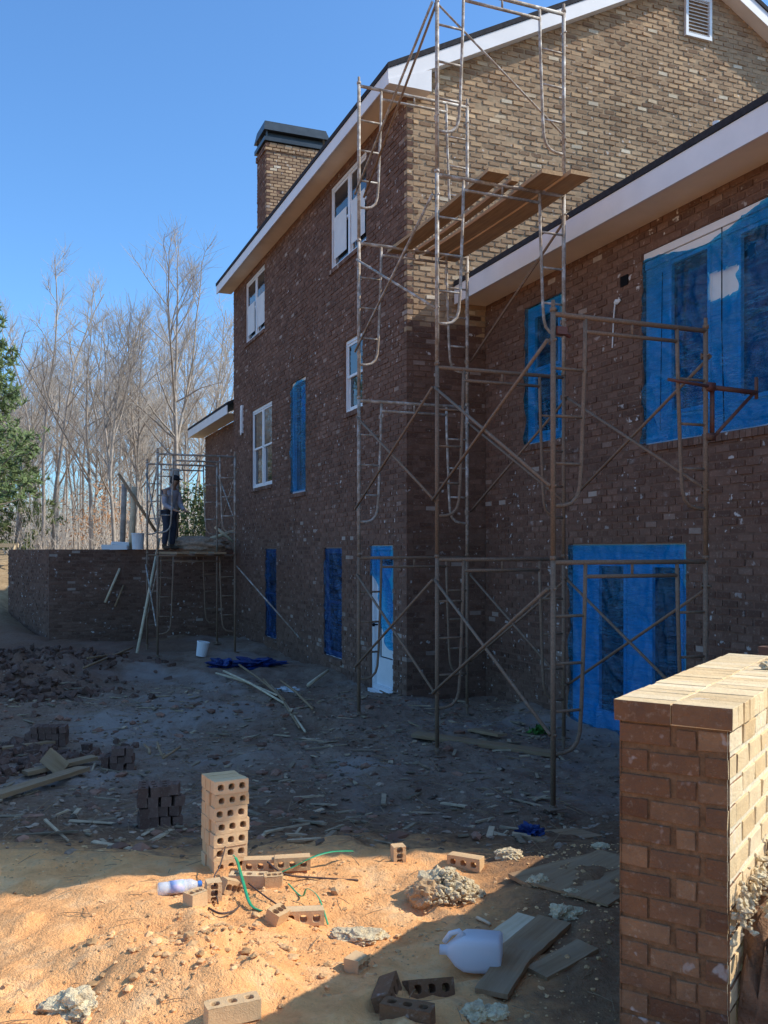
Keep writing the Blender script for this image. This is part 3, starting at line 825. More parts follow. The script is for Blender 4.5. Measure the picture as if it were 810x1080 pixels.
def jack(parent, x, y, ztop, zg, mat):
    mb = MB()
    mb.tube([(x, y, zg + .006), (x, y, ztop + .05)], .0165, 8)
    mb.box((x, y, zg + .004), (.15, .15, .008)); mb.tube([(x, y, ztop - .05), (x, y, ztop - .005)], .03, 8); mb.tube([(x - .09, y, ztop - .03), (x + .09, y, ztop - .03)], .007, 6)
    return mb.build('base_jack', M[mat], parent, smooth=False)
def l2w(root, p): return Matrix.Rotation(root.rotation_euler[2], 4, 'Z') @ Vector(p) + root.location

BAY = 2.30
tower = tag(empty('scaffold', (.546, 9.56, 0), HROT), 'tall steel pipe scaffold tower in front of the house corner, with planks near its top', 'scaffold')
T0 = -.05 - SH           # foot of the lowest frames
FX = {0: (-.065, -BAY), 1: (0, 0), 2: (0.0, BAY)}
lifts = {0: 2, 1: 4, 2: 4}
for k, (fx, fy) in FX.items():
    for i in range(lifts[k]):
        mat = 'scaf_rust' if (k == 0 or i < 1) else ('scaf_grey' if i >= 2 or k == 2 else 'scaf_rust')
        add_frame(tower, fx, fy, T0 + i * SH, mat)
    for x in (fx, fx + SW):
        w = l2w(tower, (x, fy, 0)); g = gz(w.x, w.y) + (.04 if k == 0 and x == fx else 0)
        jack(tower, x, fy, T0, g, 'scaf_rust')
def xbay(a, b, i, side, mat, which=(1, 1)):
    (ax, ay), (bx_, by_) = FX[a], FX[b]
    x0 = ax + (SW if side else 0); x1 = bx_ + (SW if side else 0)
    e = .028 * (1 if side else -1)
    z = T0 + i * SH
    if which[0]: brace(tower, (x0 + e, ay, z + .56), (x1 + e, by_, z + 1.72), mat)
    if which[1]: brace(tower, (x0 + e * 1.9, ay, z + 1.72), (x1 + e * 1.9, by_, z + .56), mat)
for i in range(2):
    for side in (0, 1): xbay(0, 1, i, side, 'scaf_rust' if i == 0 or side == 0 else 'scaf_rust')
for i in range(4):
    xbay(1, 2, i, 0, 'scaf_rust' if i < 2 else 'scaf_grey', (1, 1) if i != 3 else (0, 1))
    if i < 3: xbay(1, 2, i, 1, 'scaf_rust', (1, 1) if i < 2 else (0, 1))
brace(tower, (.03, BAY * .96, T0 + 3 * SH + .5), (.06, .02, T0 + 4 * SH - .1), 'scaf_rust')
brace(tower, (.02, .02, T0 + 3 * SH + 1.72), (SW * .99, .0, T0 + 3 * SH + .62), 'scaf_grey', .011)
# side bracket on the near frame, toward the low wing
mb = MB(); bxx, byy, bz = SW - .065, -BAY, 1.40
mb.tube([(bxx - .42, byy - .03, bz + .03), (bxx, byy - .03, bz)], .014, 8)
mb.tube([(bxx + .03, byy, bz), (bxx + .56, byy, bz - .015)], .022, 8); mb.tube([(bxx + .56, byy, bz - .07), (bxx + .56, byy, bz + .12)], .016, 8)
mb.tube([(bxx + .07, byy, bz), (bxx + .07, byy, bz - .46)], .02, 8); mb.tube([(bxx + .07, byy, bz - .44), (bxx + .52, byy, bz - .03)], .016, 8)
mb.box((bxx + .035, byy, bz), (.09, .07, .07)); mb.box((bxx + .035, byy, bz - .43), (.09, .07, .06))
mb.build('side_bracket', M['scaf_red'], tower, smooth=True)
mb = MB(); mb.box((.0, -BAY, T0 + 2 * SH - .18), (.09, .07, .06)); mb.tube([(-.02, -BAY - .02, T0 + 2 * SH - .18), (.12, -BAY + .05, T0 + 2 * SH - .2)], .02, 7); mb.build('clamp', M['scaf_red'], tower)
# planks lie across the frames: things of their own
def board(name, p0, p1, w, t, mat, label, cat='plank', group=None, sag=.0, tilt=0.0, n=8):
    p0, p1 = Vector(p0), Vector(p1); L = (p1 - p0).length
    mb = MB()
    prof = [(-w / 2, -t / 2), (w / 2, -t / 2), (w / 2, t / 2), (-w / 2, t / 2)]
    vs, fs = [], []
    for i in range(n + 1):
        u = i / n; dz = -sag * math.sin(PI * u)
        for (a, b) in prof:
            vs.append((a + random.gauss(0, .0012), L * (u - .5) , b + dz + random.gauss(0, .0008)))
    for i in range(n):
        for j in range(4):
            k = (j + 1) % 4; fs.append((i * 4 + j, i * 4 + k, i * 4 + 4 + k, i * 4 + 4 + j))
    fs += [(0, 3, 2, 1), tuple(n * 4 + j for j in range(4))]
    mb.add(vs, fs)
    o = mb.build(name, M[mat], None)
    d = (p1 - p0).normalized()
    q = d.to_track_quat('Y', 'Z')
    o.rotation_mode = 'QUATERNION'
    from mathutils import Quaternion
    o.rotation_quaternion = q @ Quaternion((0, 1, 0), tilt)
    o.location = (p0 + p1) / 2
    tag(o, label, cat, group); return o
ZP = T0 + 3 * SH - .05 + .0205 + .022
for (xa, xb, ya, yb, w, lb) in ((.60, .62, -.22, BAY + .28, .24, 'leftmost scaffold plank near the top of the tall scaffold, with a gap to its right'),
                                (.86, .86, -.10, BAY + .2, .09, 'narrow scaffold board between the wide planks at the top of the tall scaffold'),
                                (1.13, 1.10, -.40, BAY + .22, .25, 'wide middle scaffold plank at the top of the tall scaffold, beside the outer plank'),
                                (1.41, 1.38, -.50, BAY + .3, .25, 'outermost scaffold plank at the top right of the tall scaffold, sticking out past the post')):
    board('scaffold_plank', l2w(tower, (xa, ya, ZP + random.uniform(0, .006))), l2w(tower, (xb, yb, ZP)), w, .042, 'plank', lb, group='planks on the tall scaffold', sag=.025)

small = tag(empty('scaffold', (-4.41, 18.1, 0), HROT), 'small scaffold in front of the terrace wall at the far left, by the worker', 'scaffold')
S0 = -.06 - SH
for fy in (0, 2.2):
    for i in (0, 1): add_frame(small, 0 if fy == 0 else .1, fy, S0 + i * SH, 'scaf_rust' if i == 0 else 'scaf_grey')
    for x in (0, SW):
        w = l2w(small, (x + (0 if fy == 0 else .1), fy, 0)); jack(small, x + (0 if fy == 0 else .1), fy, S0, gz(w.x, w.y), 'scaf_rust')
for i in (0, 1):
    for x in (-.03, SW + .03):
        if i == 0 and x > 0: continue
        brace(small, (x, 0, S0 + i * SH + .56), (x + .1, 2.2, S0 + i * SH + 1.72), 'scaf_grey'); brace(small, (x + .03, 0, S0 + i * SH + 1.72), (x + .13, 2.2, S0 + i * SH + .56), 'scaf_grey')
brace(small, (SW + .03, 0, S0 + 1.72), (SW + .9, -1.6, S0 + .35), 'scaf_grey')
for k, (x, lb) in enumerate(((.45, 'left plank on the small scaffold by the worker, grey with mortar'), (.82, 'middle plank on the small scaffold below the worker'), (1.18, 'right plank on the small scaffold, next to the house wall'))):
    board('scaffold_plank', l2w(small, (x, -.25, -.06)), l2w(small, (x, 2.5, -.06)), .24, .045, 'wood', lb, group='planks on the small scaffold')

# ------------------------------------------------------------------ the worker on the terrace
def skin_mesh(name, verts, edges, radii, mat, parent, sub=2, extra=None):
    me = bpy.data.meshes.new(name); me.from_pydata(verts, edges, [])
    o = bpy.data.objects.new(name, me); COL.objects.link(o)
    md = o.modifiers.new('s', 'SKIN'); md.use_smooth_shade = True
    sv = me.skin_vertices[0].data
    for i, r in enumerate(radii):
        sv[i].radius = (r, r) if not isinstance(r, tuple) else r
        sv[i].use_root = (i == 0)
    sb = o.modifiers.new('u', 'SUBSURF'); sb.levels = sub; sb.render_levels = sub
    dg = bpy.context.evaluated_depsgraph_get()
    m2 = bpy.data.meshes.new_from_object(o.evaluated_get(dg))
    m2.name = name
    bpy.data.objects.remove(o); 
    m2.materials.clear(); m2.materials.append(mat)
    m2.polygons.foreach_set('use_smooth', [True] * len(m2.polygons))
    ob = bpy.data.objects.new(name, m2); COL.objects.link(ob)
    if parent: ob.parent = parent
    return ob
M['skin'] = mat_simple('skin', (.36, .20, .13), .1, 6, .6, .35, 0, 0)
M['shirt'] = mat_simple('grey_sweatshirt', (.40, .38, .42), .2, 9, .9, .15, 0, .4, 20, .01)
M['jeans'] = mat_simple('dark_jeans', (.05, .055, .075), .25, 9, .9, .15, 0, .4, 25, .008)
M['cap'] = mat_simple('black_cap', (.02, .02, .024), .2, 9, .85, .2, 0, 0)
M['boot'] = mat_simple('work_boot', (.09, .06, .04), .2, 9, .8, .2, 0, 0)
class Chain:
    def __init__(self): self.v, self.e, self.r = [], [], []
    def add(self, p, r, par=None):
        self.v.append(tuple(p)); self.r.append(r)
        if par is not None: self.e.append((par, len(self.v) - 1))
        return len(self.v) - 1
    def run(self, pts, par):
        for p, r in pts: par = self.add(p, r, par)
        return par
person = empty('person', (-5.16, 22.35, .013), R(-35))   # faces local +x, bent over his work
tag(person, 'worker in dark cap and grey sweatshirt standing on the terrace behind the small scaffold', 'person')
# body, x forward, y left
b = Chain()
pel = b.add((-.03, 0, .93), (.13, .11))
ch1 = b.run([((0, 0, 1.10), (.12, .10)), ((.05, 0, 1.30), (.15, .11)), ((.09, 0, 1.42), (.10, .09)), ((.13, 0, 1.50), .058)], pel)
hd = b.run([((.17, 0, 1.56), .075), ((.20, 0, 1.63), .095), ((.205, 0, 1.70), .085), ((.20, 0, 1.74), .05)], ch1)
b.run([((.285, 0, 1.615), .018)], hd - 2)
sh = 3
for s in (1, -1):
    e = b.run([((.07, .19 * s, 1.39), .062), ((.10, .25 * s, 1.10), .046), ((.14, .24 * s, 1.04), .043), ((.34, .16 * s, .94), .03), ((.40, .14 * s, .92), .034), ((.44, .135 * s, .905), .03)], sh)
    for j, (dy, ln, dz) in enumerate(((-.03, .075, .0), (-.01, .085, .004), (.01, .08, .003), (.03, .062, -.002))):
        b.run([((.465, .135 * s + dy, .905 + dz), .0095), ((.465 + ln * .55, .135 * s + dy * 1.1, .895 + dz), .009), ((.46 + ln, .135 * s + dy * 1.1, .87), .008)], e)
    b.run([((.42, (.135 - .04) * s, .90), .011), ((.45, (.135 - .06) * s, .88), .009)], e - 1)
    b.run([((-.02, .10 * s, .86), .10), ((.02, .11 * s, .50), .062), ((.0, .115 * s, .45), .058), ((-.05, .12 * s, .12), .042), ((-.04, .12 * s, .06), .045), ((.05, .125 * s, .035), .036), ((.13, .13 * s, .03), .028)], pel)
body = skin_mesh('body', b.v, b.e, b.r, M['skin'], person)
c = Chain()
p0 = c.add((-.03, 0, .90), (.165, .14)); t = c.run([((0, 0, 1.10), (.155, .135)), ((.05, 0, 1.30), (.18, .14)), ((.09, 0, 1.42), (.12, .11)), ((.125, 0, 1.475), .075)], p0)
for s in (1, -1): c.run([((.07, .19 * s, 1.39), .082), ((.10, .25 * s, 1.10), .065), ((.14, .24 * s, 1.04), .062), ((.33, .165 * s, .945), .048)], 3)
skin_mesh('sweatshirt', c.v, c.e, c.r, M['shirt'], person)
c = Chain()
p0 = c.add((-.03, 0, .95), (.15, .13))
for s in (1, -1): c.run([((-.02, .10 * s, .86), .118), ((.02, .11 * s, .50), .085), ((.0, .115 * s, .45), .082), ((-.045, .12 * s, .10), .070)], p0)
skin_mesh('trousers', c.v, c.e, c.r, M['jeans'], person)
for s in (1, -1):
    mb = MB(); mb.lump((.04, .125 * s, .04), (.15, .055, .05), 3, 3, .1, 1, 0); mb.lump((-.045, .12 * s, .09), (.065, .06, .07), 4, 3, .05, 1, 0); mb.build('boot', M['boot'], person, smooth=True)
mb = MB(); mb.lump((.195, 0, 1.70), (.125, .108, .085), 2, 3, .03, 1, 0, flat=.3); mb.box((.34, 0, 1.675), (.15, .15, .012), Matrix.Rotation(R(18), 3, 'Y')); mb.build('cap', M['cap'], person, smooth=False)
mb = MB(); mb.lump((.15, 0, 1.63), (.085, .098, .08), 5, 3, .06, 2, .03); mb.build('hair', M['cap'], person, smooth=True)
mb = MB()
for s in (1, -1):
    mb.lump((.29, .034 * s, 1.645), (.009, .013, .008), 1, 2, 0, 1, 0); mb.lump((.20, .098 * s, 1.625), (.02, .01, .03), 1, 2, 0, 1, 0)
mb.box((.287, 0, 1.572), (.012, .045, .008)); mb.build('face', M['cap'], person)

# ------------------------------------------------------------------ trees
class TB:
    """fast tube collector"""
    def __init__(self): self.v, self.f = [], []
    def tube(self, pts, rads, n):
        o = len(self.v); k = len(pts)
        prev = None
        for i in range(k):
            t = (pts[min(i + 1, k - 1)] - pts[max(i - 1, 0)]); t.normalize()
            u = prev - t * prev.dot(t) if prev is not None else t.orthogonal()
            if u.length < 1e-6: u = t.orthogonal()
            u.normalize(); prev = u; w = t.cross(u)
            for j in range(n):
                a = 2 * PI * j / n
                self.v.append(tuple(pts[i] + (u * math.cos(a) + w * math.sin(a)) * rads[i]))
        for i in range(k - 1):
            for j in range(n):
                j2 = (j + 1) % n
                self.f.append((o + i * n + j, o + i * n + j2, o + (i + 1) * n + j2, o + (i + 1) * n + j))
    def obj(self, name, mat, parent):
        me = bpy.data.meshes.new(name); me.from_pydata(self.v, [], self.f); me.materials.append(mat)
        me.polygons.foreach_set('use_smooth', [True] * len(me.polygons)); me.update()
        o = bpy.data.objects.new(name, me); COL.objects.link(o); o.parent = parent; return o
def limb(rng, p, d, L, r0, r1, segs, wob, up):
    pts, rads = [p.copy()], [r0]
    d = d.normalized()
    for i in range(segs):
        d = (d + Vector((rng.gauss(0, wob), rng.gauss(0, wob), rng.gauss(0, wob) + up))).normalized()
        p = p + d * (L / segs); pts.append(p.copy()); rads.append(r0 + (r1 - r0) * (i + 1) / segs)
    return pts, rads, d
def bare_tree(seed, H, r, spread=.5, first=.35, nl=13, fork=False, twig='twig', lean=0.0, dens=1.0):
    rng = random.Random(seed)
    root = empty('bare_tree')
    T, C = TB(), TB()
    pts, rads, _ = limb(rng, Vector((0, 0, -.4)), Vector((lean, rng.gauss(0, .02), 1)), H, r, .018, 14, .05, .03)
    rads = [q * .8 for q in rads]; T.tube(pts, rads, 8)
    stems = [(pts, rads, H)]
    if fork:
        for kk in range(2):
            i = 5 + kk * 2
            fp, fr, _ = limb(rng, pts[i], Vector((rng.choice((-1, 1)) * .42 + (.2 if kk else -.1), rng.gauss(0, .25), 1)), H * (1 - i / 14) * .95, rads[i] * .75, .015, 10, .05, .04)
            T.tube(fp, fr, 7); stems.append((fp, fr, H * .6))
    for (sp, sr, sl) in stems:
        n1 = int(nl * (1 if sp is pts else .55))
        for a in range(n1):
            t = first + (1 - first) * (a + rng.random()) / n1 if sp is pts else .15 + .85 * rng.random()
            x = t * (len(sp) - 1); i = min(int(x), len(sp) - 2); p = sp[i].lerp(sp[i + 1], x - i)
            rr = sr[i] + (sr[i + 1] - sr[i]) * (x - i)
            ang = rng.uniform(0, 2 * PI); el = rng.uniform(.55, 1.25)
            d = Vector((math.cos(ang) * math.cos(el), math.sin(ang) * math.cos(el), math.sin(el)))
            L = H * spread * (1.05 - t) * rng.uniform(.6, 1.1) + .5
            lp, lr, _ = limb(rng, p, d, L, rr * .5 + .006, .010, 7, .11, .05)
            (T if a < nl * .5 else C).tube(lp, lr, 5)
            for b2 in range(int((4 + L * 1.3) * dens)):
                t2 = rng.uniform(.2, 1); x2 = t2 * 7; i2 = min(int(x2), 6); p2 = lp[i2].lerp(lp[i2 + 1], x2 - i2)
                d2 = (lp[i2 + 1] - lp[i2]).normalized() + Vector((rng.gauss(0, .6), rng.gauss(0, .6), rng.gauss(.25, .35)))
                L2 = L * rng.uniform(.2, .5) * (1.15 - t2 * .6)
                tp, tr, _ = limb(rng, p2, d2, L2, .012, .006, 4, .14, .05)
                C.tube(tp, [q * .65 for q in tr], 3)
                for c2 in range(int((4 + L2 * 3.5) * dens)):
                    i3 = rng.randrange(1, 5); d3 = (tp[i3] - tp[i3 - 1]).normalized() + Vector((rng.gauss(0, .6), rng.gauss(0, .6), rng.gauss(.25, .4)))
                    qp, qr, _ = limb(rng, tp[i3], d3, rng.uniform(.3, .95), .0055, .0035, 2, .12, .05)
                    C.tube(qp, qr, 3)
    T.obj('trunk', M['bark'], root); C.obj('crown', M[twig], root)
    return root
protos = [bare_tree(1, 12.5, .14, .36, .30, 16, True), bare_tree(2, 11.0, .11, .30, .42, 15), bare_tree(3, 9.0, .09, .40, .25, 15, True, lean=.06),
          bare_tree(4, 12.0, .10, .22, .5, 14), bare_tree(5, 7.0, .07, .46, .15, 15, False, 'twig2'), bare_tree(6, 10.0, .12, .42, .3, 15, True, 'twig')]
def tag_tree(o, label, group): tag(o, label, 'tree', group)
used = [False] * len(protos)
def plant(k, px, Y, rot, sc, label, group):
    x = (px - CX) / F * Y; z = gz(x, Y)
    if not used[k]:
        o = protos[k]; o.location = (x, Y, z); o.rotation_euler = (0, 0, rot); o.scale = (sc, sc, sc); used[k] = True
    else: o = copy_tree(protos[k], (x, Y, z), rot, (sc, sc, sc))
    tag_tree(o, label, group); return o
GT = 'bare winter trees behind the terrace wall'
plant(0, 186, 33, .4, .93, 'tallest forked bare tree rising above the small scaffold', GT)
plant(3, 44, 34, 1.1, .92, 'slender tall bare tree just right of the green pine', GT)
plant(1, 58, 36, 2.0, 1.0, 'thin straight pale trunk second from the green pine', GT)
plant(5, 98, 33, .2, .86, 'broad bare tree with spreading limbs midway between pine and small scaffold', GT)
plant(2, 122, 31, 2.8, .98, 'leaning forked bare tree just left of the small scaffold', GT)
rg = random.Random(21)
LB = 'thin bare winter tree in the thicket behind the terrace wall'
for i in range(46):
    k = rg.choice((1, 2, 3, 3, 4, 4, 5, 1, 0))
    px = rg.uniform(-30, 250); Y = rg.uniform(35, 62)
    plant(k, px, Y, rg.uniform(0, 6.28), rg.uniform(.62, .95) * (Y / 38) ** .55, LB, 'thicket of bare trees')
for i in range(16):   # farther woods filling the gaps
    Y = rg.uniform(62, 96)
    plant(rg.choice((1, 2, 3, 5)), rg.uniform(-20, 250), Y, rg.uniform(0, 6.28), rg.uniform(1.0, 1.35), LB, 'thicket of bare trees')
for i in range(26):   # farther belt closing the view to the side of the house
    Y = rg.uniform(45, 85)
    plant(rg.choice((1, 2, 3, 5)), rg.uniform(-260, -40), Y, rg.uniform(0, 6.28), rg.uniform(.8, 1.2), LB, 'thicket of bare trees')

def leafy(name, n, c, rad, size, mat, parent, seed, cone=False, lo=0.0):
    rng = np.random.default_rng(seed)
    v, f = [], []
    cl = rng.normal(size=(60, 3)); cl /= np.linalg.norm(cl, axis=1)[:, None]; cl *= rng.uniform(.3, 1, (60, 1))
    for i in range(n):
        p = cl[rng.integers(60)] + rng.normal(size=3) * .16
        q = Vector((c[0] + p[0] * rad[0], c[1] + p[1] * rad[1], c[2] + p[2] * rad[2]))
        a = Vector(rng.normal(size=3)).normalized(); b = a.orthogonal().normalized(); s = size * rng.uniform(.6, 1.3)
        o = len(v); v += [tuple(q - a * s), tuple(q + b * s * .45), tuple(q + a * s), tuple(q - b * s * .45)]; f.append((o, o + 1, o + 2, o + 3))
    me = bpy.data.meshes.new(name); me.from_pydata(v, [], f); me.materials.append(mat)
    o = bpy.data.objects.new(name, me); COL.objects.link(o); o.parent = parent; return o
def pine(x, Y, H, rb, base, seed, mat, label, n_br=95, tuft=(.20, .02)):
    rng = random.Random(seed)
    root = tag(empty('pine_tree', (x, Y, gz(x, Y))), label, 'tree')
    T = TB(); v, f = [], []
    pts, rads, _ = limb(rng, Vector((0, 0, -.2)), Vector((0, 0, 1)), H, .15, .02, 12, .015, .02); T.tube(pts, rads, 8)
    for i in range(n_br):
        t = base + (1 - base) * (i + rng.random()) / n_br
        z = t * H; tt = (t - base) / (1 - base)
        L = rb * (1.0 - tt) ** .75 * rng.uniform(.65, 1.15) * min(1, .45 + tt * 4) + .25
        ang = rng.uniform(0, 2 * PI)
        d = Vector((math.cos(ang), math.sin(ang), rng.uniform(-.12, .35) + tt * .5))
        lp, lr, _ = limb(rng, Vector((0, 0, z - .2)), d, L, .03 * (1.1 - tt), .006, 5, .09, .03); T.tube(lp, lr, 4)
        for s in range(int(9 * L) + 4):
            u = rng.uniform(.22, 1.0) * 5; j = min(int(u), 4); p = lp[j].lerp(lp[j + 1], u - j) + Vector((rng.gauss(0, .11), rng.gauss(0, .11), rng.gauss(.03, .09)))
            for q in range(9):
                a = Vector((rng.gauss(0, 1), rng.gauss(0, 1), rng.gauss(.35, .8))).normalized() * tuft[0] * rng.uniform(.6, 1.2)
                w = a.orthogonal().normalized() * tuft[1]; o = len(v)
                v += [tuple(p - w), tuple(p + w), tuple(p + a)]; f.append((o, o + 1, o + 2))
    T.obj('trunk', M['bark'], root)
    me = bpy.data.meshes.new('crown'); me.from_pydata(v, [], f); me.materials.append(mat)
    o = bpy.data.objects.new('crown', me); COL.objects.link(o); o.parent = root
    return root
pine(-11.35, 26.0, 8.7, 2.0, .22, 5, M['needle'], 'dark green pine tree at the left edge of the picture', 120, (.22, .026))
pine(-13.6, 34.5, 4.2, 1.6, .06, 8, M['needle_y'], 'small yellow green young pine beneath the dark green pine', 60)
def shrub(px, Y, h, r, mat, label, seed, n=900, size=.06):
    x = (px - CX) / F * Y
    root = tag(empty('shrub', (x, Y, gz(x, Y))), label, 'shrub')
    T = TB(); rng = random.Random(seed)
    for i in range(14):
        a = rng.uniform(0, 6.28); p, q, _ = limb(rng, Vector((rng.gauss(0, .1), rng.gauss(0, .1), -.1)), Vector((math.cos(a) * .5, math.sin(a) * .5, 1)), h * rng.uniform(.6, 1), .02, .005, 6, .12, .03); T.tube(p, q, 4)
    T.obj('stem', M['bark'], root)
    leafy('foliage', n, (0, 0, h * .55), (r, r, h * .5), size, mat, root, seed)
shrub(202, 30, 2.4, .9, M['needle_y'], 'green bush seen through the small scaffold behind the worker', 3, 1600, .07)
shrub(100, 34, 2.6, 1.3, M['dryleaf'], 'rust coloured beech sapling with dry leaves behind the terrace wall', 4, 700, .06)
shrub(128, 38, 2.2, 1.4, M['dryleaf'], 'low brown leaved bush to the right of the rust coloured sapling', 6, 500, .06)
# ------------------------------------------------------------------ loose bricks and litter
def cored(mb, L=.19, W=.07, H=.069, r=.0165, broken=0.0, mi=0):
    """brick with three holes through its height; local x length, y bed depth, z height"""
    def ringpts(cx, hx, hy, rr, z, sq):
        out = []
        for k in range(16):
            a = 2 * PI * k / 16 + PI / 8 * 0; c, s = math.cos(a), math.sin(a)
            if sq: m = max(abs(c), abs(s)); out.append((cx + hx * c / m, hy * s / m, z))
            else: out.append((cx + rr * math.copysign(abs(c) ** .7, c), rr * math.copysign(abs(s) ** .7, s), z))
        return out
    n = 3; cw = L / n
    for i in range(n):
        cx = -L / 2 + cw * (i + .5)
        o1, i1 = ringpts(cx, cw / 2, W / 2, r, H / 2, 1), ringpts(cx * .94, 0, 0, r, H / 2, 0)
        o0, i0 = ringpts(cx, cw / 2, W / 2, r, -H / 2, 1), ringpts(cx * .94, 0, 0, r, -H / 2, 0)
        vs = o1 + i1 + o0 + i0; fs = []
        for k in range(16):
            j = (k + 1) % 16
            fs += [(k, j, 16 + j, 16 + k), (32 + j, 32 + k, 48 + k, 48 + j), (16 + k, 16 + j, 48 + j, 48 + k)]
        mb.add(vs, fs, mi)
    hx, hy, hz = L / 2, W / 2, H / 2
    c = [(-hx, -hy, -hz), (hx, -hy, -hz), (hx, hy, -hz), (-hx, hy, -hz), (-hx, -hy, hz), (hx, -hy, hz), (hx, hy, hz), (-hx, hy, hz)]
    mb.add(c, [(0, 1, 5, 4), (1, 2, 6, 5), (2, 3, 7, 6), (3, 0, 4, 7)], mi)
def weld(o, bev=.0025):
    bm = bmesh.new(); bm.from_mesh(o.data)
    bmesh.ops.remove_doubles(bm, verts=bm.verts, dist=.0004)
    for v in bm.verts:
        p = v.co; v.co = p + Vector((mnoise.noise(p * 40), mnoise.noise(p * 40 + Vector((9, 0, 0))), mnoise.noise(p * 40 + Vector((0, 9, 0))))) * .0014
    bmesh.ops.recalc_face_normals(bm, faces=bm.faces)
    bm.to_mesh(o.data); bm.free()
    m = o.modifiers.new('b', 'BEVEL'); m.width = bev; m.segments = 2; m.limit_method = 'ANGLE'; m.angle_limit = R(50)
BRK = {}
def brick_obj(mat='cored_brick', half=False):
    var = random.randrange(4); key = (mat, half, var)
    if key not in BRK:
        mb = MB(); L_ = .19 if not half else .10
        cored(mb, L_, r=.0165 + random.uniform(-.001, .001))
        o = mb.build('brick', M[mat]); weld(o)
        rb_ = random.Random(var * 7 + half)
        corners = [(sx * L_ / 2, sy * .035, sz * .0345) for sx in (-1, 1) for sy in (-1, 1) for sz in (-1, 1)]
        for v in o.data.vertices:          # knocked corners and, on halves, a rough broken end
            for cpt in corners:
                dv = (Vector(cpt) - v.co).length
                if dv < .012 and rb_.random() < .5: v.co *= 1 - rb_.uniform(.01, .05)
            if half and v.co.x > L_ / 2 - .004: v.co.x -= rb_.uniform(0, .022)
        BRK[key] = o; return o
    o = BRK[key].copy(); COL.objects.link(o); return o
def place(o, loc, rot, label, cat='brick', group=None):
    o.location = loc; o.rotation_euler = rot; tag(o, label, cat, group); return o
# column of stacked bricks, cores toward the viewer
sb = gp(226, 921); sa = R(29)
ex, ey = Vector((math.cos(sa), math.sin(sa), 0)), Vector((-math.sin(sa), math.cos(sa), 0))
ordn = ['bottom', 'second lowest', 'third lowest', 'middle', 'third highest', 'second highest', 'topmost']
for row in range(7):
    for dp in range(3):
        c = sb + ex * (.095 + random.gauss(0, .004)) + ey * (.0355 + dp * .0715 + random.gauss(0, .002)) + Vector((0, 0, .035 + row * .0705 - .012))
        o = brick_obj()
        # bed face turned to the front: height axis along depth
        o.rotation_mode = 'XYZ'
        place(o, c, (R(90) + random.gauss(0, .01), random.gauss(0, .008), sa + random.gauss(0, .018) + (PI if random.random() < .5 else 0)),
              f'{ordn[row]} brick in the {("front", "middle", "back")[dp]} tier of the tall sunlit brick stack', 'brick', 'bricks of the tall sunlit stack')
def gbrick(px, py, rot, label, lift=.035, mat='cored_brick', half=False, group='loose bricks on the clay', sink=0):
    p = gp(px, py); o = brick_obj(mat, half)
    place(o, p + Vector((0, 0, lift - sink - .008)), rot, label, 'brick', group); return o
gbrick(275, 917, (R(90), 0, R(4)), 'brick lying flat beside the foot of the tall stack')
gbrick(308, 915, (R(90), 0, R(8)), 'brick at the right end of the flat pair, under the green strap')
gbrick(262, 934, (0, 0, R(-4)), 'brick lying directly in front of the foot of the tall stack, shaded side facing')
gbrick(289, 935, (0, 0, R(12)), 'half brick just right of the brick at the foot of the tall stack', half=True)
gbrick(225, 950, (R(90), R(90), R(20)), 'half brick standing on end at the lower left of the tall stack', .05, half=True)
gbrick(244, 943, (R(90), R(20), R(35)), 'half brick leaning beside the standing half brick below the tall stack', .045, half=True)
gbrick(207, 954, (0, 0, R(50)), 'half brick at the left end of the loose bricks, nearest the water bottle', half=True)
gbrick(320, 972, (R(90), 0, R(6)), 'brick with three cores facing the camera, in front of the tall stack')
gbrick(293, 971, (R(20), 0, R(60)), 'half brick tilted against the left end of the brick facing the camera', half=True, lift=.03)
gbrick(245, 1072, (0, 0, R(24)), 'sunlit brick with three cores facing up at the bottom edge', .03)
gbrick(377, 1024, (R(90), 0, R(60)), 'broken half brick at the edge of the diagonal shadow', half=True, lift=.038)
gbrick(420, 908, (R(90), R(90), R(15)), 'broken half brick standing upright at the edge of the house shadow', .045, half=True)
gbrick(491, 915, (R(90), 0, R(-28)), 'brick lying on its side by the pale mortar heap, cores facing the camera', .04)
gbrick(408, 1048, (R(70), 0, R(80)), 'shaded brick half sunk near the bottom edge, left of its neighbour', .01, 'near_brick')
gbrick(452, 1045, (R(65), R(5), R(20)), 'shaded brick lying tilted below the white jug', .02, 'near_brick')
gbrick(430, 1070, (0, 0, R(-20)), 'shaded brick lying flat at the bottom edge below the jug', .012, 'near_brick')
# dark brick cubes left in the house shadow
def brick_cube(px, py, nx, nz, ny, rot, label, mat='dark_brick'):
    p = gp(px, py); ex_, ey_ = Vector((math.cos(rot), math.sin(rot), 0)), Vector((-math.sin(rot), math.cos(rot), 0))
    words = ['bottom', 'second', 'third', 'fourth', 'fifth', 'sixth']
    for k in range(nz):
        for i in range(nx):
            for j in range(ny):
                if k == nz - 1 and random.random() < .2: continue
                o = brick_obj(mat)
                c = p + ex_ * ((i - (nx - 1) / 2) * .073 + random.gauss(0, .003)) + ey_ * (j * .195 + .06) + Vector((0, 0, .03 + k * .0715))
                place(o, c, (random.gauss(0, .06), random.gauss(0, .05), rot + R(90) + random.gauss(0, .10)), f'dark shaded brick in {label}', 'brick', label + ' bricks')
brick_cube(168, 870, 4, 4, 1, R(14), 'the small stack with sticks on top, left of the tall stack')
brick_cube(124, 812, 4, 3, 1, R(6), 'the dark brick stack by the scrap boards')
brick_cube(48, 786, 6, 3, 1, R(3), 'the low dark row of bricks at the left edge')
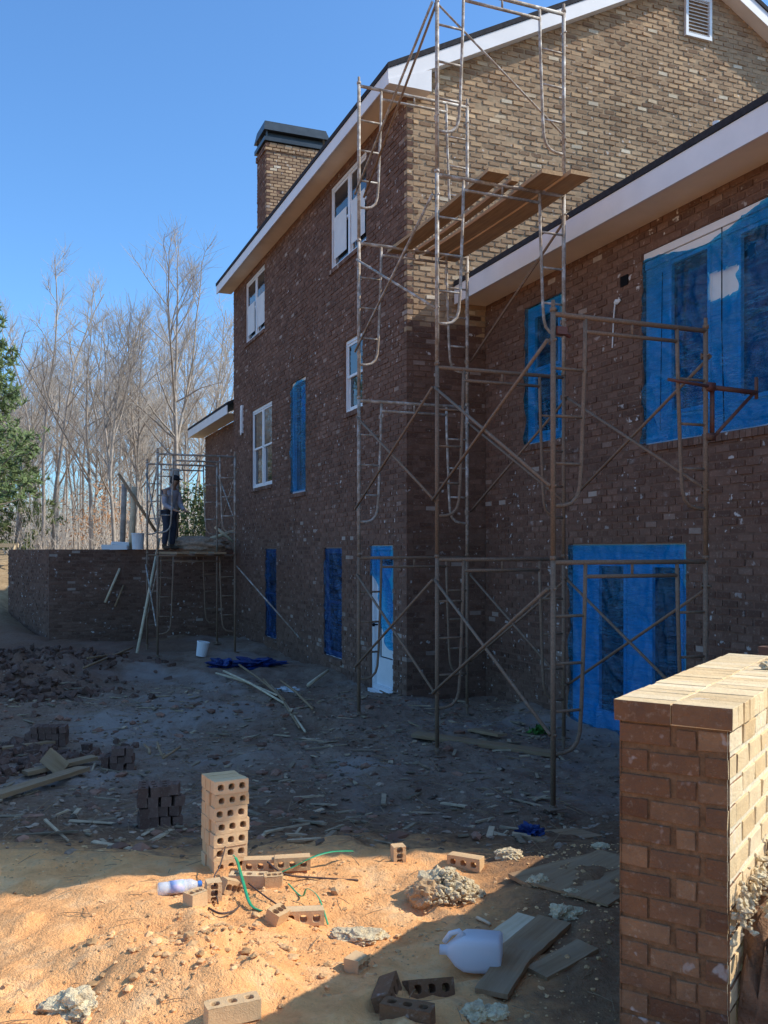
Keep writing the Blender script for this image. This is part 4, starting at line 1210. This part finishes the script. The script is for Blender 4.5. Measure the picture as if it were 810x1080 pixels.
def stick(px0, py0, px1, py1, r, mat, label, lift0=.02, lift1=.02, cat='stick', group=None, flat=True, mid=0.0):
    a, b = gp(px0, py0, lift0), gp(px1, py1, lift1)
    mb = MB(); m = (a + b) / 2 + Vector((random.gauss(0, .01), random.gauss(0, .01), mid))
    mb.tube([a, (a + m) / 2, m, (m + b) / 2, b], [r, r * 1.05, r, r * .95, r * .8], 6)
    c = (a + b) / 2; mb.v = [(x - c.x, y - c.y, z - c.z) for x, y, z in mb.v]
    o = mb.build('stick', M[mat], smooth=True, loc=c); tag(o, label, cat, group); return o
stick(158, 830, 152, 826, .012, 'wood', 'short stick at the left corner of the small dark brick stack', .30, .36)
stick(172, 832, 166, 826, .013, 'wood', 'stick rising from the middle of the small dark brick stack', .29, .38)
stick(172, 834, 190, 826, .012, 'wood', 'stick poking out to the right of the small dark brick stack', .29, .34)

def gboard(px0, py0, px1, py1, w, t, mat, label, l0=.03, l1=.03, group=None, tilt=0.0):
    return board('board', gp(px0, py0, l0), gp(px1, py1, l1), w, t, mat, label, 'board', group, tilt=tilt)
GB = 'scrap boards in the shaded yard'
gboard(-6, 846, 88, 817, .14, .038, 'wood', 'long grey board lying lowest of the scrap boards at the left edge', .05, .06, GB)
gboard(26, 822, 100, 806, .12, .038, 'wood', 'shorter board just above the long grey board at the left', .06, .07, GB)
gboard(-4, 794, 56, 788, .09, .03, 'wood', 'thin level board at the left edge above the other scrap boards', .06, .06, GB)
gboard(48, 818, 68, 818, .16, .03, 'wood', 'broken board end standing up from the scrap boards', .20, .05, GB, 1.2)
gboard(437, 778, 584, 799, .19, .038, 'wood', 'long board lying on the ground under the tall scaffold', .04, .04, GB)
gboard(498, 772, 530, 780, .12, .03, 'wood', 'short board behind the long board under the tall scaffold', .03, .05, GB)
gboard(548, 934, 648, 910, .20, .022, 'wood', 'flat grey plank in shadow near the foot of the low brick wall', .02, .03, GB)
gboard(600, 948, 668, 918, .42, .012, 'wood', 'wide dark sheet of wood partly hidden by the low brick wall', .02, .06, GB)
gboard(503, 1012, 556, 972, .10, .022, 'pale_wood', 'left board of the pair beside the white jug', .02, .02, GB)
gboard(535, 1022, 585, 976, .16, .022, 'wood', 'right wider board of the pair beside the white jug', .03, .02, GB)
gboard(518, 1052, 548, 1010, .13, .02, 'wood', 'dirty board end below the white jug', .015, .025, GB)
gboard(556, 886, 622, 880, .24, .04, 'wood', 'square of board under the foot of the nearest scaffold post', .0, .01, GB)
gboard(620, 1000, 566, 1030, .12, .018, 'wood', 'dirty lath in deep shadow left of the low brick wall', .01, .01, GB)
# bent laths and pipes by the tall wall
GS = 'laths lying by the tall wall'
for k, (a, b, c, d, lb) in enumerate(((228, 713, 292, 737, 'long pale lath at the left of the lath heap by the tall wall'), (252, 705, 300, 742, 'lath crossing the lath heap by the tall wall'), (286, 728, 322, 776, 'lath at the lower end of the lath heap by the tall wall'),
                                      (278, 724, 316, 772, 'thin lath beside the lowest one in the heap by the tall wall'), (236, 716, 300, 746, 'thin lath under the long pale lath by the tall wall'), (296, 728, 330, 752, 'short lath on the right side of the heap by the tall wall'))):
    stick(a, b, c, d, .018, 'wood' if k % 2 else 'pale_wood', lb, .05 + .02 * k, .05, 'lath', GS, mid=.03)
stick(325, 728, 346, 714, .03, 'pale_wood', 'pale piece of broken timber below the narrow basement window', .06, .14, 'timber scrap')
stick(88, 712, 140, 690, .02, 'wood', 'stick lying on the rubble heap toward the terrace wall', .12, .12, 'stick', 'sticks by the terrace wall')
stick(92, 700, 136, 692, .02, 'wood', 'stick lying on the ground at the foot of the terrace wall', .06, .06, 'stick', 'sticks by the terrace wall')
# lumps
def lumps(name, px, py, parts, mat, label, cat):
    p = gp(px, py); mb = MB()
    for k, (dx, dy, dz, r, am) in enumerate(parts): mb.lump((dx, dy, dz), r, k + px * .1, 1 if r[0] < .03 else 4, am, 1.7, .30)
    o = mb.build(name, M[mat], loc=p); tag(o, label, cat); return o
rr = random.Random(5)
heap = [(-.01, .02, .01, (.12, .09, .095), .6), (.08, .0, .0, (.11, .08, .05), .6)]
for _ in range(520):
    a = rr.uniform(0, 6.28); q = rr.random() ** .7; s = (.004 + .018 * rr.random() ** 2) * (1.2 - .4 * q)
    heap.append((.02 + math.cos(a) * q * .20, math.sin(a) * q * .13, max(.0, .115 * (1 - q) + rr.gauss(0, .012)), (s, s * rr.uniform(.7, 1.2), s * .8), .7))
lumps('mortar_heap', 468, 944, heap, 'concrete', 'knee high heap of pale crumbled mortar in the sun', 'mortar heap')
lumps('rock', 449, 952, [(0, 0, .04, (.085, .06, .07), .5), (.05, .0, .02, (.05, .05, .04), .5)], 'tan_rock', 'orange tan rock in front of the pale mortar heap', 'rock')
lumps('mortar_slab', 378, 992, [(0, 0, .015, (.10, .07, .035), .5), (.06, .02, .012, (.07, .05, .025), .6), (-.1, .02, .01, (.03, .03, .02), .5)], 'concrete', 'flat cream mortar slab on the sunlit clay', 'mortar slab')
lumps('stone', 536, 906, [(0, 0, .02, (.075, .05, .035), .4)], 'concrete', 'smooth white stone at the tip of the sunlit patch', 'stone')
lumps('mortar_slab', 78, 1064, [(0, 0, .01, (.095, .08, .05), .5), (.05, -.03, .01, (.05, .05, .03), .5), (-.06, .0, .0, (.05, .05, .03), .5)], 'concrete', 'cream lump of mortar at the lower left corner', 'mortar lump')
lumps('stone', 353, 944, [(0, 0, .015, (.028, .022, .025), .5)], 'tan_rock', 'small dark stone alone on the clay right of the tall stack', 'stone')
lumps('stone', 634, 894, [(0, 0, .01, (.05, .04, .018), .3)], 'concrete', 'flat pale stone in shadow beside the low brick wall', 'stone')
lumps('mortar_lump', 568, 934, [(0, 0, .02, (.045, .04, .03), .5)], 'concrete', 'mortar lump at the lower edge of the flat grey plank', 'mortar lump')
lumps('mortar_lump', 603, 944, [(0, 0, .01, (.045, .03, .02), .5)], 'concrete', 'flattened pale mortar lump on the edge of the wide dark sheet', 'mortar lump')
lumps('mortar_lump', 592, 968, [(0, 0, .02, (.05, .05, .04), .6), (.07, -.01, .015, (.06, .05, .03), .6)], 'concrete', 'double lump of grey mortar between the paired boards and the low wall', 'mortar lump')
lumps('mortar_lump', 502, 1072, [(0, 0, .01, (.05, .05, .035), .5), (.07, .0, .01, (.05, .04, .03), .5)], 'concrete', 'grey lump of mortar at the bottom edge below the jug', 'mortar lump')
stick(503, 970, 517, 977, .008, 'pale_wood', 'short white stick above the white jug', .01, .01, 'stick')
def crumple(name, px, py, r, mat, label, cat, seed=1):
    p = gp(px, py); mb = MB(); mb.lump((0, 0, r[2] * .4), r, seed, 4, .9, 2.2, .45)
    o = mb.build(name, M[mat], loc=p); tag(o, label, cat); return o
crumple('plastic_scrap', 561, 882, (.07, .05, .05), 'tarp', 'crumpled blue plastic scrap beside the foot of the nearest scaffold post', 'plastic scrap', 3)
crumple('tarp', 268, 702, (.42, .24, .09), 'tarp', 'crumpled dark blue tarp at the foot of the tall wall', 'tarp', 5)
crumple('tarp', 236, 703, (.25, .2, .10), 'tarp', 'small piece of blue tarp near the right post of the small scaffold', 'tarp', 8)
crumple('paper_scrap', 303, 728, (.16, .08, .04), 'sheathing', 'white scrap of paper by the lath heap', 'paper scrap', 9)
M['grass'] = mat_simple('green_weed', (.06, .16, .03), .3, 20, .8, .2, 0, 0)
wd = tag(empty('weed', gp(571, 775)), 'small green weed on the ground behind the long board', 'weed'); leafy('leaves', 90, (0, 0, .06), (.12, .08, .06), .035, M['grass'], wd, 2)
# white bucket on the terrace, white cup below, bucket trowel block on the near wall
mb = MB(); mb.lathe([(.13, 0), (.15, .36), (.158, .36), (.158, .39), (.145, .39), (.125, .03)], 20)
bk = mb.build('bucket', M['sheathing'], loc=(-5.92, 22.35, .014)); tag(bk, 'grey white plastic bucket standing on the terrace left of the worker', 'bucket')
p = gp(212, 692); mb = MB(); mb.lathe([(.10, 0), (.12, .26), (.127, .26), (.127, .29), (.11, .29), (.095, .03)], 18, Matrix.Rotation(R(10), 4, 'Y'))
tag(mb.build('bucket', M['trim'], loc=p), 'small white bucket on the ground under the small scaffold', 'bucket')
mb = MB(); mb.lump((0, 0, .12), (.75, .3, .2), 4, 4, .4, 2, .2); tag(mb.build('mortar_mound', M['chips'], smooth=True, loc=(-4.55, 22.75, 0)), 'dark mound of sand on the terrace right of the worker', 'sand mound')
mb = MB(); mb.box((0, 0, .05), (.6, .3, .1), None, None, .02); mb.box((.1, .05, .14), (.4, .2, .08), Matrix.Rotation(.3, 3, 'Z'), None, .02); tag(mb.build('block_pile', M['sheathing'], loc=(-6.5, 22.5, .012)), 'pale stacked blocks on the terrace left of the bucket', 'blocks')
def pole(p0, p1, r, mat, name, label, cat):
    p0, p1 = Vector(p0), Vector(p1); c = (p0 + p1) / 2
    mb = MB(); mb.tube([p0 - c, (p1 - p0) * .02, p1 - c], [r, r * .97, r * .92], 9); o = mb.build(name, M[mat], smooth=True, loc=c); tag(o, label, cat); return o
pole((-5.25, 23.1, 0), (-5.2, 23.1, 2.02), .13, 'bark', 'post', 'thick dark timber post just behind the worker', 'post')
pole((-6.45, 22.9, 0), (-6.40, 22.9, 1.62), .07, 'bark', 'post', 'dark post on the terrace, left one beside the pale post', 'post')
pole((-6.2, 22.8, 0), (-6.13, 22.8, 1.55), .075, 'pale_wood', 'post', 'pale post on the terrace next to the dark post', 'post')
pole((-6.45, 22.6, 1.85), (-5.55, 22.6, .45), .04, 'wood', 'pole', 'wooden pole slanting down to the worker from the upper left', 'pole')
pole((-4.62, 24.1, .25), (-3.75, 24.4, .55), .05, 'pale_wood', 'pole', 'bright bare timber lying behind the worker by the green bush', 'pole')
pole((-4.4, 24.2, .6), (-3.9, 24.2, .2), .04, 'pale_wood', 'pole', 'second bright bare timber crossing the first behind the worker', 'pole')
pole((-6.62, 22.05, -1.25), (-6.36, 22.36, -.45), .03, 'pale_wood', 'prop', 'pale prop leaning on the terrace wall, left one of two', 'prop')
pole((-6.40, 22.1, -1.35), (-6.28, 22.40, -.85), .025, 'wood', 'prop', 'shorter prop leaning on the terrace wall, right one of two', 'prop')
pole((-4.95, 18.6, gz(-4.95, 18.6)), (-5.05, 20.9, .25), .03, 'pale_wood', 'pole', 'long pole leaning beside the left leg of the small scaffold', 'pole')
# sawhorse on the sunlit bank
sx_, sy_ = -11.75, 28.4
t = tag(empty('sawhorse', (sx_, sy_, gz(sx_, sy_)), R(10)), 'pale wooden sawhorse on the sunlit bank at the left edge', 'sawhorse')
mb = MB(); mb.box((0, 0, .60), (1.1, .10, .12)); mb.build('beam', M['pale_wood'], t)
for sx2 in (-.45, .45):
    for s in (-1, 1):
        mb = MB(); mb.tube([(sx2, .04 * s, .60), (sx2 - .12 * (1 if sx2 > 0 else -1) , .26 * s, -.02)], .04, 4); mb.build('leg', M['pale_wood'], t)
    mb = MB(); mb.prism([(-.20, .30), (.20, .30), (.06, .56), (-.06, .56)], 'x', sx2 - .01, sx2 + .012); mb.build('gusset', M['pale_wood'], t)

# white jug lying on its side, neck to the left
def mat_milky(name, c, tr):
    m, nt, out = newmat(name); N = NT(nt)
    b = N.pbsdf(c, .35, .4); t2 = N.n('ShaderNodeBsdfTranslucent'); t2.inputs[0].default_value = (*c, 1)
    mx = N.n('ShaderNodeMixShader'); mx.inputs[0].default_value = tr; N.link(b.outputs[0], mx.inputs[1]); N.link(t2.outputs[0], mx.inputs[2]); N.link(mx.outputs[0], out.inputs[0]); return m
M['milky'] = mat_milky('milky_plastic', (.82, .82, .84), .35)
def jug():
    p = gp(497, 1020); root = tag(empty('plastic_jug', p, R(-6)), 'translucent white plastic gallon jug lying on its side in the shadow', 'jug')
    mb = MB(); secs = [(0, .062), (.012, .070), (.10, .073), (.15, .072), (.185, .055), (.21, .034), (.222, .021), (.25, .020)]
    n = 24; vs, fs = [], []
    for (h, r) in secs:
        for k in range(n):
            a = 2 * PI * k / n; c, s = math.cos(a), math.sin(a)
            e = .42 if h < .19 else .9
            x = math.copysign(abs(c) ** e, c) * r; y = math.copysign(abs(s) ** e, s) * r
            vs.append((-h + .12 + .01 * (y > 0), y, x + .068 + mnoise.noise(Vector((h * 9, a, 1))) * .003))
    for i in range(len(secs) - 1):
        for k in range(n): fs.append((i * n + k, i * n + (k + 1) % n, (i + 1) * n + (k + 1) % n, (i + 1) * n + k))
    fs += [tuple(range(n)), tuple(range(len(secs) * n - 1, (len(secs) - 1) * n - 1, -1))]
    mb.add(vs, fs); mb.build('body', M['milky'], root, smooth=True)
    mb = MB(); mb.tube([(-.03, -.02, .135), (-.05, -.02, .155), (-.085, -.01, .14), (-.11, 0, .10)], .011, 8); mb.build('jug_handle', M['milky'], root, smooth=True)
jug()
def mat_clear():
    m, nt, out = newmat('clear_bottle_plastic'); N = NT(nt)
    b = N.pbsdf((.80, .88, .95), .12, .6); t2 = N.n('ShaderNodeBsdfTransparent'); t2.inputs[0].default_value = (.9, .95, 1, 1)
    mx = N.n('ShaderNodeMixShader'); mx.inputs[0].default_value = .5; N.link(b.outputs[0], mx.inputs[1]); N.link(t2.outputs[0], mx.inputs[2]); N.link(mx.outputs[0], out.inputs[0]); return m
M['clear'] = mat_clear()
M['label'] = mat_simple('bottle_label', (.62, .50, .66), .3, 40, .5, .3, 0, 0, c2=(.25, .42, .70))
p = gp(189, 942); root = tag(empty('water_bottle', p + Vector((0, 0, .032)), R(-158)), 'clear plastic water bottle lying on the sunlit clay left of the stack', 'bottle')
Mx = Matrix.Rotation(R(-90), 4, 'Y')
mb = MB(); mb.lathe([(.026, -.10), (.031, -.095), (.031, -.06), (.029, -.055), (.031, -.05), (.031, .03), (.029, .035), (.031, .04), (.028, .062), (.015, .085), (.0125, .088), (.0125, .098)], 20, Mx); mb.build('body', M['clear'], root, smooth=True)
mb = MB(); mb.lathe([(.0318, -.045), (.0318, .02)], 20, Mx); mb.build('bottle_label', M['label'], root, smooth=True)
M['bluecap'] = mat_simple('blue_cap', (.05, .2, .6), .1, 5, .4, .4, 0, 0)
mb = MB(); mb.lathe([(.015, .09), (.015, .107), (.012, .109)], 16, Mx); mb.build('bottle_cap', M['bluecap'], root)
# green packing straps and black wires
M['strap'] = mat_simple('green_strap', (.03, .34, .16), .2, 20, .4, .5, 0, 0)
M['wire'] = mat_simple('dark_wire', (.09, .06, .05), .2, 20, .7, .3, 0, 0)
def ribbon(pts, w, mat, label, cat, name, tilt=.0):
    P = [Vector(p) for p in pts]; fine = []
    for i in range(len(P) - 1):   # catmull-rom
        a, b, c, d = P[max(i - 1, 0)], P[i], P[i + 1], P[min(i + 2, len(P) - 1)]
        for k in range(8):
            t_ = k / 8; fine.append(.5 * ((2 * b) + (c - a) * t_ + (2 * a - 5 * b + 4 * c - d) * t_ ** 2 + (-a + 3 * b - 3 * c + d) * t_ ** 3))
    fine.append(P[-1]); o0 = fine[len(fine) // 2].copy(); fine = [q - o0 for q in fine]
    mb = MB()
    if mat == 'wire': mb.tube(fine, w, 6)
    else:
        vs = []
        for i, q in enumerate(fine):
            t_ = (fine[min(i + 1, len(fine) - 1)] - fine[max(i - 1, 0)]).normalized(); s = t_.cross(Vector((tilt, .25, 1))).normalized() * w; u = s.cross(t_).normalized() * .0015
            vs += [tuple(q - s - u), tuple(q + s - u), tuple(q + s + u), tuple(q - s + u)]
        fs = []
        for i in range(len(fine) - 1):
            for j in range(4): fs.append((i * 4 + j, i * 4 + (j + 1) % 4, i * 4 + 4 + (j + 1) % 4, i * 4 + 4 + j))
        mb.add(vs, fs)
    ob = mb.build(name, M[mat], smooth=True, loc=o0); tag(ob, label, cat); return ob
ribbon([gp(246, 922, .10), gp(250, 925, .085), gp(256, 942, .06), gp(264, 958, .02), gp(276, 962, .006)], .0075, 'strap', 'green packing strap hanging down in front of the tall stack', 'strap', 'packing_strap')
ribbon([gp(292, 926, .02), gp(312, 924, .055), gp(330, 921, .085), gp(350, 915, .085), gp(372, 908, .055)], .0075, 'strap', 'green packing strap arching up to the right beside the tall stack', 'strap', 'packing_strap', .4)
ribbon([gp(304, 934, .01), gp(318, 948, .012), gp(324, 956, .085), gp(336, 962, .07), gp(346, 977, .008)], .004, 'strap', 'thin green strap over the brick with three cores', 'strap', 'packing_strap')
ribbon([gp(282, 924, .075), gp(300, 928, .03), gp(330, 928, .012), gp(378, 930, .008)], .005, 'wire', 'dark wire running right from the flat pair of bricks', 'wire', 'wire')
ribbon([gp(240, 912, .14), gp(232, 934, .10), gp(226, 948, .10), gp(230, 958, .02)], .004, 'wire', 'dark wire looping down over the standing half brick', 'wire', 'wire')
ribbon([gp(262, 938, .03), gp(280, 950, .02), gp(298, 960, .012), gp(306, 964, .01)], .004, 'wire', 'dark wire from the tall stack toward the brick with three cores', 'wire', 'wire')
ribbon([gp(220, 960, .01), gp(232, 968, .02), gp(246, 966, .02), gp(252, 958, .01)], .005, 'wire', 'dark wire curled on the clay below the tall stack', 'wire', 'wire')
# brick on the far end of the near wall, mortar blob on its cap
def on_wall(u, v, z): return Matrix.Rotation(-R(33), 4, 'Z') @ Vector((u, v, z)) + Vector((.784, 3.10, 0))
o = brick_obj('dark_brick'); place(o, on_wall(.17, WL + .28, ZT - .02), (0, 0, R(-38)), 'brick lying beyond the far end of the low wall cap', 'brick')
mb = MB(); mb.lump((0, 0, .012), (.035, .028, .02), 3, 3, .6, 2, .3); tag(mb.build('mortar_lump', M['concrete'], loc=on_wall(.27, 1.08, ZT)), 'dab of dark mortar lying on the cap of the low wall', 'mortar lump')

# ------------------------------------------------------------------ earth heaped behind the near wall, right
M['bank'] = mat_simple('red_earth', (.42, .23, .13), .5, 9, .95, .15, 0, 1.0, 45, .03)
def near_bank():
    xs = np.linspace(0, 3.2, 170); ys = np.linspace(-1.6, 5.0, 330)
    X, Y = np.meshgrid(xs, ys)          # wall frame, x away from the sunlit face
    edge = .03 + .22 * fbm(X, Y, 2.3, 41, 3) * .4 - .10 * X
    top = -1.13 + .09 * fbm(X, Y, 1.6, 5, 4) + .035 * fbm(X, Y, 8, 8, 4, .6) + .10 * sstep(.1, 1.2, X) + .06 * Y * (Y > 0)
    low = -1.80 + .06 * fbm(X, Y, 3, 15, 4)
    foot = low + .42 * sstep(-.30, -.62, Y)
    edge = edge + .08 * fbm(X, Y, 9, 77, 3, .6)
    k = sstep(-.03, .15, Y - edge)
    Z = foot * (1 - k) + top * k + .03 * fbm(X, Y, 14, 91, 3, .6)
    v = np.stack([X + WT + .006, Y, Z], -1).reshape(-1, 3)
    i = np.arange(X.size).reshape(X.shape); f = np.stack([i[:-1, :-1], i[:-1, 1:], i[1:, 1:], i[1:, :-1]], -1).reshape(-1, 4)
    me = bpy.data.meshes.new('earth_bank'); me.from_pydata(v.tolist(), [], f.tolist()); me.materials.append(M['bank'])
    me.polygons.foreach_set('use_smooth', [True] * len(me.polygons))
    o = bpy.data.objects.new('earth_bank', me); COL.objects.link(o); o.location = (.784, 3.10, 0); o.rotation_euler = (0, 0, -R(33)); o['kind'] = 'structure'
near_bank()
def clods(name, n, region, smin, smax, mat, seed, label, flat=.6):
    SUBC = 1 if n > 5000 else 2
    rng = random.Random(seed); mb = MB()
    base = []
    for s in range(8):
        b2 = MB(); b2.lump((0, 0, 0), (1, 1, 1), s, SUBC, .6, 1.4, .25); base.append((b2.v, b2.f))
    for i in range(n):
        x, y, z = region(rng); s = smin * (smax / smin) ** (rng.random() ** 2.2)
        vv, ff = base[rng.randrange(8)]; a = rng.uniform(0, 6.28); ca, sa_ = math.cos(a), math.sin(a)
        e = rng.uniform(.6, 1.4); fl = flat * rng.uniform(.5, 1.2)
        mb.add([(x + (p[0] * ca * e - p[1] * sa_) * s, y + (p[0] * sa_ * e + p[1] * ca) * s, z + p[2] * s * fl) for p in vv], ff)
    o = mb.build(name, M[mat], fixn=False); o['kind'] = 'stuff'; o['label'] = label; o['category'] = name.replace('_', ' '); return o
def reg_bank(rng):
    u, v = rng.random() ** 1.5 * .7, rng.uniform(-.05, 1.2)
    w = on_wall(WT + .02 + u, v, 0); return w.x, w.y, -1.12 + .06 * max(v, 0) + rng.gauss(0, .035) + .08 * u
clods('mortar_rubble', 700, reg_bank, .005, .022, 'concrete', 12, 'pale mortar rubble on the earth bank against the low wall', .8)
def reg_clay(rng):
    while True:
        x, y = rng.uniform(-2.4, 1.6), rng.uniform(3.0, 5.6)
        if vnoise(x * 1.7, y * 1.7, 4) > rng.uniform(-.5, .7): return x, y, gz(x, y) + .002
clods('clay_clods', 2400, reg_clay, .003, .013, 'claychips', 3, 'loose crumbs of clay scattered over the sunlit ground')
def reg_mound(rng):
    x, y = rng.gauss(-.72, .26), rng.gauss(3.72, .22); return x, y, gz(x, y) + .004
clods('clay_clods', 420, reg_mound, .004, .022, 'claychips', 6, 'bigger clods on the low clay hump at the bottom')
def reg_grey(rng):
    y = 5.4 + 10 * rng.random() ** .8; x = rng.uniform(-.46 * y, min(.22 * y + .6, 2.8)); return x, y, gz(x, y) + .004
clods('gravel', 9000, reg_grey, .006, .034, 'chips', 9, 'grey stones and mortar crumbs littering the shaded yard', .5)
def reg_rub(rng):
    cx_, cy_, s = rng.choice(((-7.0, 15.4, 1.0), (-6.0, 16.6, .8), (-5.4, 13.6, .8), (-4.0, 9.8, .5), (-4.4, 8.8, .5))); x, y = rng.gauss(cx_, s), rng.gauss(cy_, s * .6); return x, y, gz(x, y) + .03
def rubble():
    rng = random.Random(17); mb = MB()
    for i in range(1500):
        x, y, z = reg_rub(rng); L = rng.uniform(.03, .16)
        rot = Matrix.Rotation(rng.uniform(0, 6.28), 3, 'Z') @ Matrix.Rotation(rng.gauss(0, .45), 3, 'X') @ Matrix.Rotation(rng.gauss(0, .45), 3, 'Y')
        if rng.random() < .3: mb.box((x, y, z + rng.uniform(-.03, .03)), (L, .07, .066), rot, None, .010)
        else: s_ = .018 + .06 * rng.random() ** 2; mb.lump((x, y, z - .01), (s_ * 1.3, s_, s_ * .7), i, 1, .6, 1.5, .2, rot=rot)
    o = mb.build('brick_rubble', M['dark_brick'], fixn=False); o['kind'] = 'stuff'; o['label'] = 'heap of broken dark red bricks at the left of the shaded yard'; o['category'] = 'rubble'
rubble()
def scrap():
    rng = random.Random(41); mb = MB()
    for i in range(420):
        y = rng.uniform(5.6, 14.5); x = rng.uniform(-.45 * y, min(.2 * y, 2.2)); z = gz(x, y) + .012; L = .05 + .4 * rng.random() ** 2.5
        rot = Matrix.Rotation(rng.uniform(0, 6.28), 3, 'Z') @ Matrix.Rotation(rng.gauss(0, .08), 3, 'Y')
        mb.box((x, y, z), (L, rng.uniform(.012, .05), rng.uniform(.006, .016)), rot, None, .003)
    o = mb.build('wood_scrap', M['pale_scrap'], fixn=False); o['kind'] = 'stuff'; o['label'] = 'small offcuts and splinters of wood strewn over the shaded yard'; o['category'] = 'wood scrap'
    mb = MB()
    for i in range(380):
        y = rng.uniform(5.6, 13); x = rng.uniform(-.45 * y, .1 * y); s_ = .012 + .05 * rng.random() ** 2.2; mb.lump((x, y, gz(x, y) + .004), (s_ * 1.4, s_, s_ * .6), i, 1, .6, 1.5, .2, rot=Matrix.Rotation(rng.uniform(0, 6.28), 3, 'Z'))
    o = mb.build('brick_chips', M['redchip'], fixn=False); o['kind'] = 'stuff'; o['label'] = 'reddish chips of broken brick scattered over the shaded yard'; o['category'] = 'brick chips'
M['pale_scrap'] = mat_simple('wood_scrap_mix', (.38, .27, .17), .3, 12, .9, .2, 0, .2, 60, .002, island=.5)
M['redchip'] = mat_simple('brick_chip_mix', (.26, .13, .085), .3, 12, .9, .2, 0, .4, 60, .003, island=.4)
scrap()
def straw():
    rng = random.Random(23); T = TB()
    for i in range(900):
        if rng.random() < .9: y = rng.uniform(5.2, 13); x = rng.uniform(-.44 * y, .2 * y)
        else: x, y = rng.uniform(-1.6, .9), rng.uniform(3.2, 5.3)
        z = gz(x, y) + .008; a = rng.uniform(0, 6.28); L = rng.uniform(.05, .34) * (1 if y > 5.2 else .4)
        p = Vector((x, y, z)); d = Vector((math.cos(a), math.sin(a), rng.gauss(.02, .07)))
        T.tube([p, p + d * L * .5 + Vector((0, 0, .004)), p + d * L], [.0028 * (1 if y > 7 else .6)] * 3, 4)
    me = bpy.data.meshes.new('twigs'); me.from_pydata(T.v, [], T.f); me.materials.append(M['wood'])
    o = bpy.data.objects.new('twigs', me); COL.objects.link(o); o['kind'] = 'stuff'; o['label'] = 'thin twigs and splinters strewn over the yard'; o['category'] = 'twigs'
straw()
def understorey():
    rng = random.Random(31); T = TB()
    for i in range(1500):
        y = rng.uniform(32, 95); x = rng.uniform(-.5, -.12) * y; z = gz(x, y)
        for s in range(3):
            d = Vector((rng.gauss(0, .35), rng.gauss(0, .35), 1)); lp, lr, _ = limb(rng, Vector((x, y, z - .1)), d, rng.uniform(.8, 3.0) * (1 if y < 55 else 2.2), .012 * (1 if y < 55 else 1.8), .005, 4, .16, .0); T.tube(lp, lr, 3)
    me = bpy.data.meshes.new('undergrowth'); me.from_pydata(T.v, [], T.f); me.materials.append(M['twig'])
    o = bpy.data.objects.new('undergrowth', me); COL.objects.link(o); o['kind'] = 'stuff'; o['label'] = 'tangle of bare saplings and brush at the foot of the winter trees'; o['category'] = 'undergrowth'
understorey()

# ------------------------------------------------------------------ light, sky, camera
EL, AZ = 41.0, 1.5      # sun: height, and turn from +x toward +y
sd = Vector((math.cos(R(EL)) * math.cos(R(AZ)), math.cos(R(EL)) * math.sin(R(AZ)), math.sin(R(EL))))
L = bpy.data.lights.new('sun', 'SUN'); L.energy = 5.0; L.angle = R(.5); L.color = (1, .95, .83)
lo = bpy.data.objects.new('sun', L); COL.objects.link(lo); lo.rotation_euler = sd.to_track_quat('Z', 'Y').to_euler(); lo.location = (20, 0, 20)
world = bpy.data.worlds.new('World'); scene.world = world; world.use_nodes = True
nt = world.node_tree; nt.nodes.clear()
sky = nt.nodes.new('ShaderNodeTexSky'); sky.sky_type = 'NISHITA'; sky.sun_disc = False
sky.sun_elevation = R(EL); sky.sun_rotation = R(90 - AZ); sky.altitude = 300; sky.air_density = 1.0; sky.dust_density = 1.6; sky.ozone_density = 2.0
bg = nt.nodes.new('ShaderNodeBackground'); bg.inputs['Strength'].default_value = .15
wo = nt.nodes.new('ShaderNodeOutputWorld')
mixn = nt.nodes.new('ShaderNodeMix'); mixn.data_type = 'RGBA'; mixn.blend_type = 'MULTIPLY'; mixn.inputs[0].default_value = 1
mixn.inputs[7].default_value = (.85, 1.33, 1.74, 1)
nt.links.new(sky.outputs[0], mixn.inputs[6]); nt.links.new(mixn.outputs[2], bg.inputs['Color']); nt.links.new(bg.outputs[0], wo.inputs['Surface'])
cam = bpy.data.cameras.new('camera'); co = bpy.data.objects.new('camera', cam); COL.objects.link(co)
cam.sensor_fit = 'VERTICAL'; cam.sensor_height = 24; cam.sensor_width = 18; cam.lens = 24 * F / 1080.0
cam.shift_y = 40 / 1080.0; cam.clip_start = .05; cam.clip_end = 4000
co.location = (0, 0, 0); co.rotation_euler = (R(90), 0, 0)
scene.camera = co
scene.render.resolution_x = 768; scene.render.resolution_y = 1024
scene.view_settings.view_transform = 'Standard'; scene.view_settings.look = 'None'; scene.view_settings.exposure = 0; scene.view_settings.gamma = 1
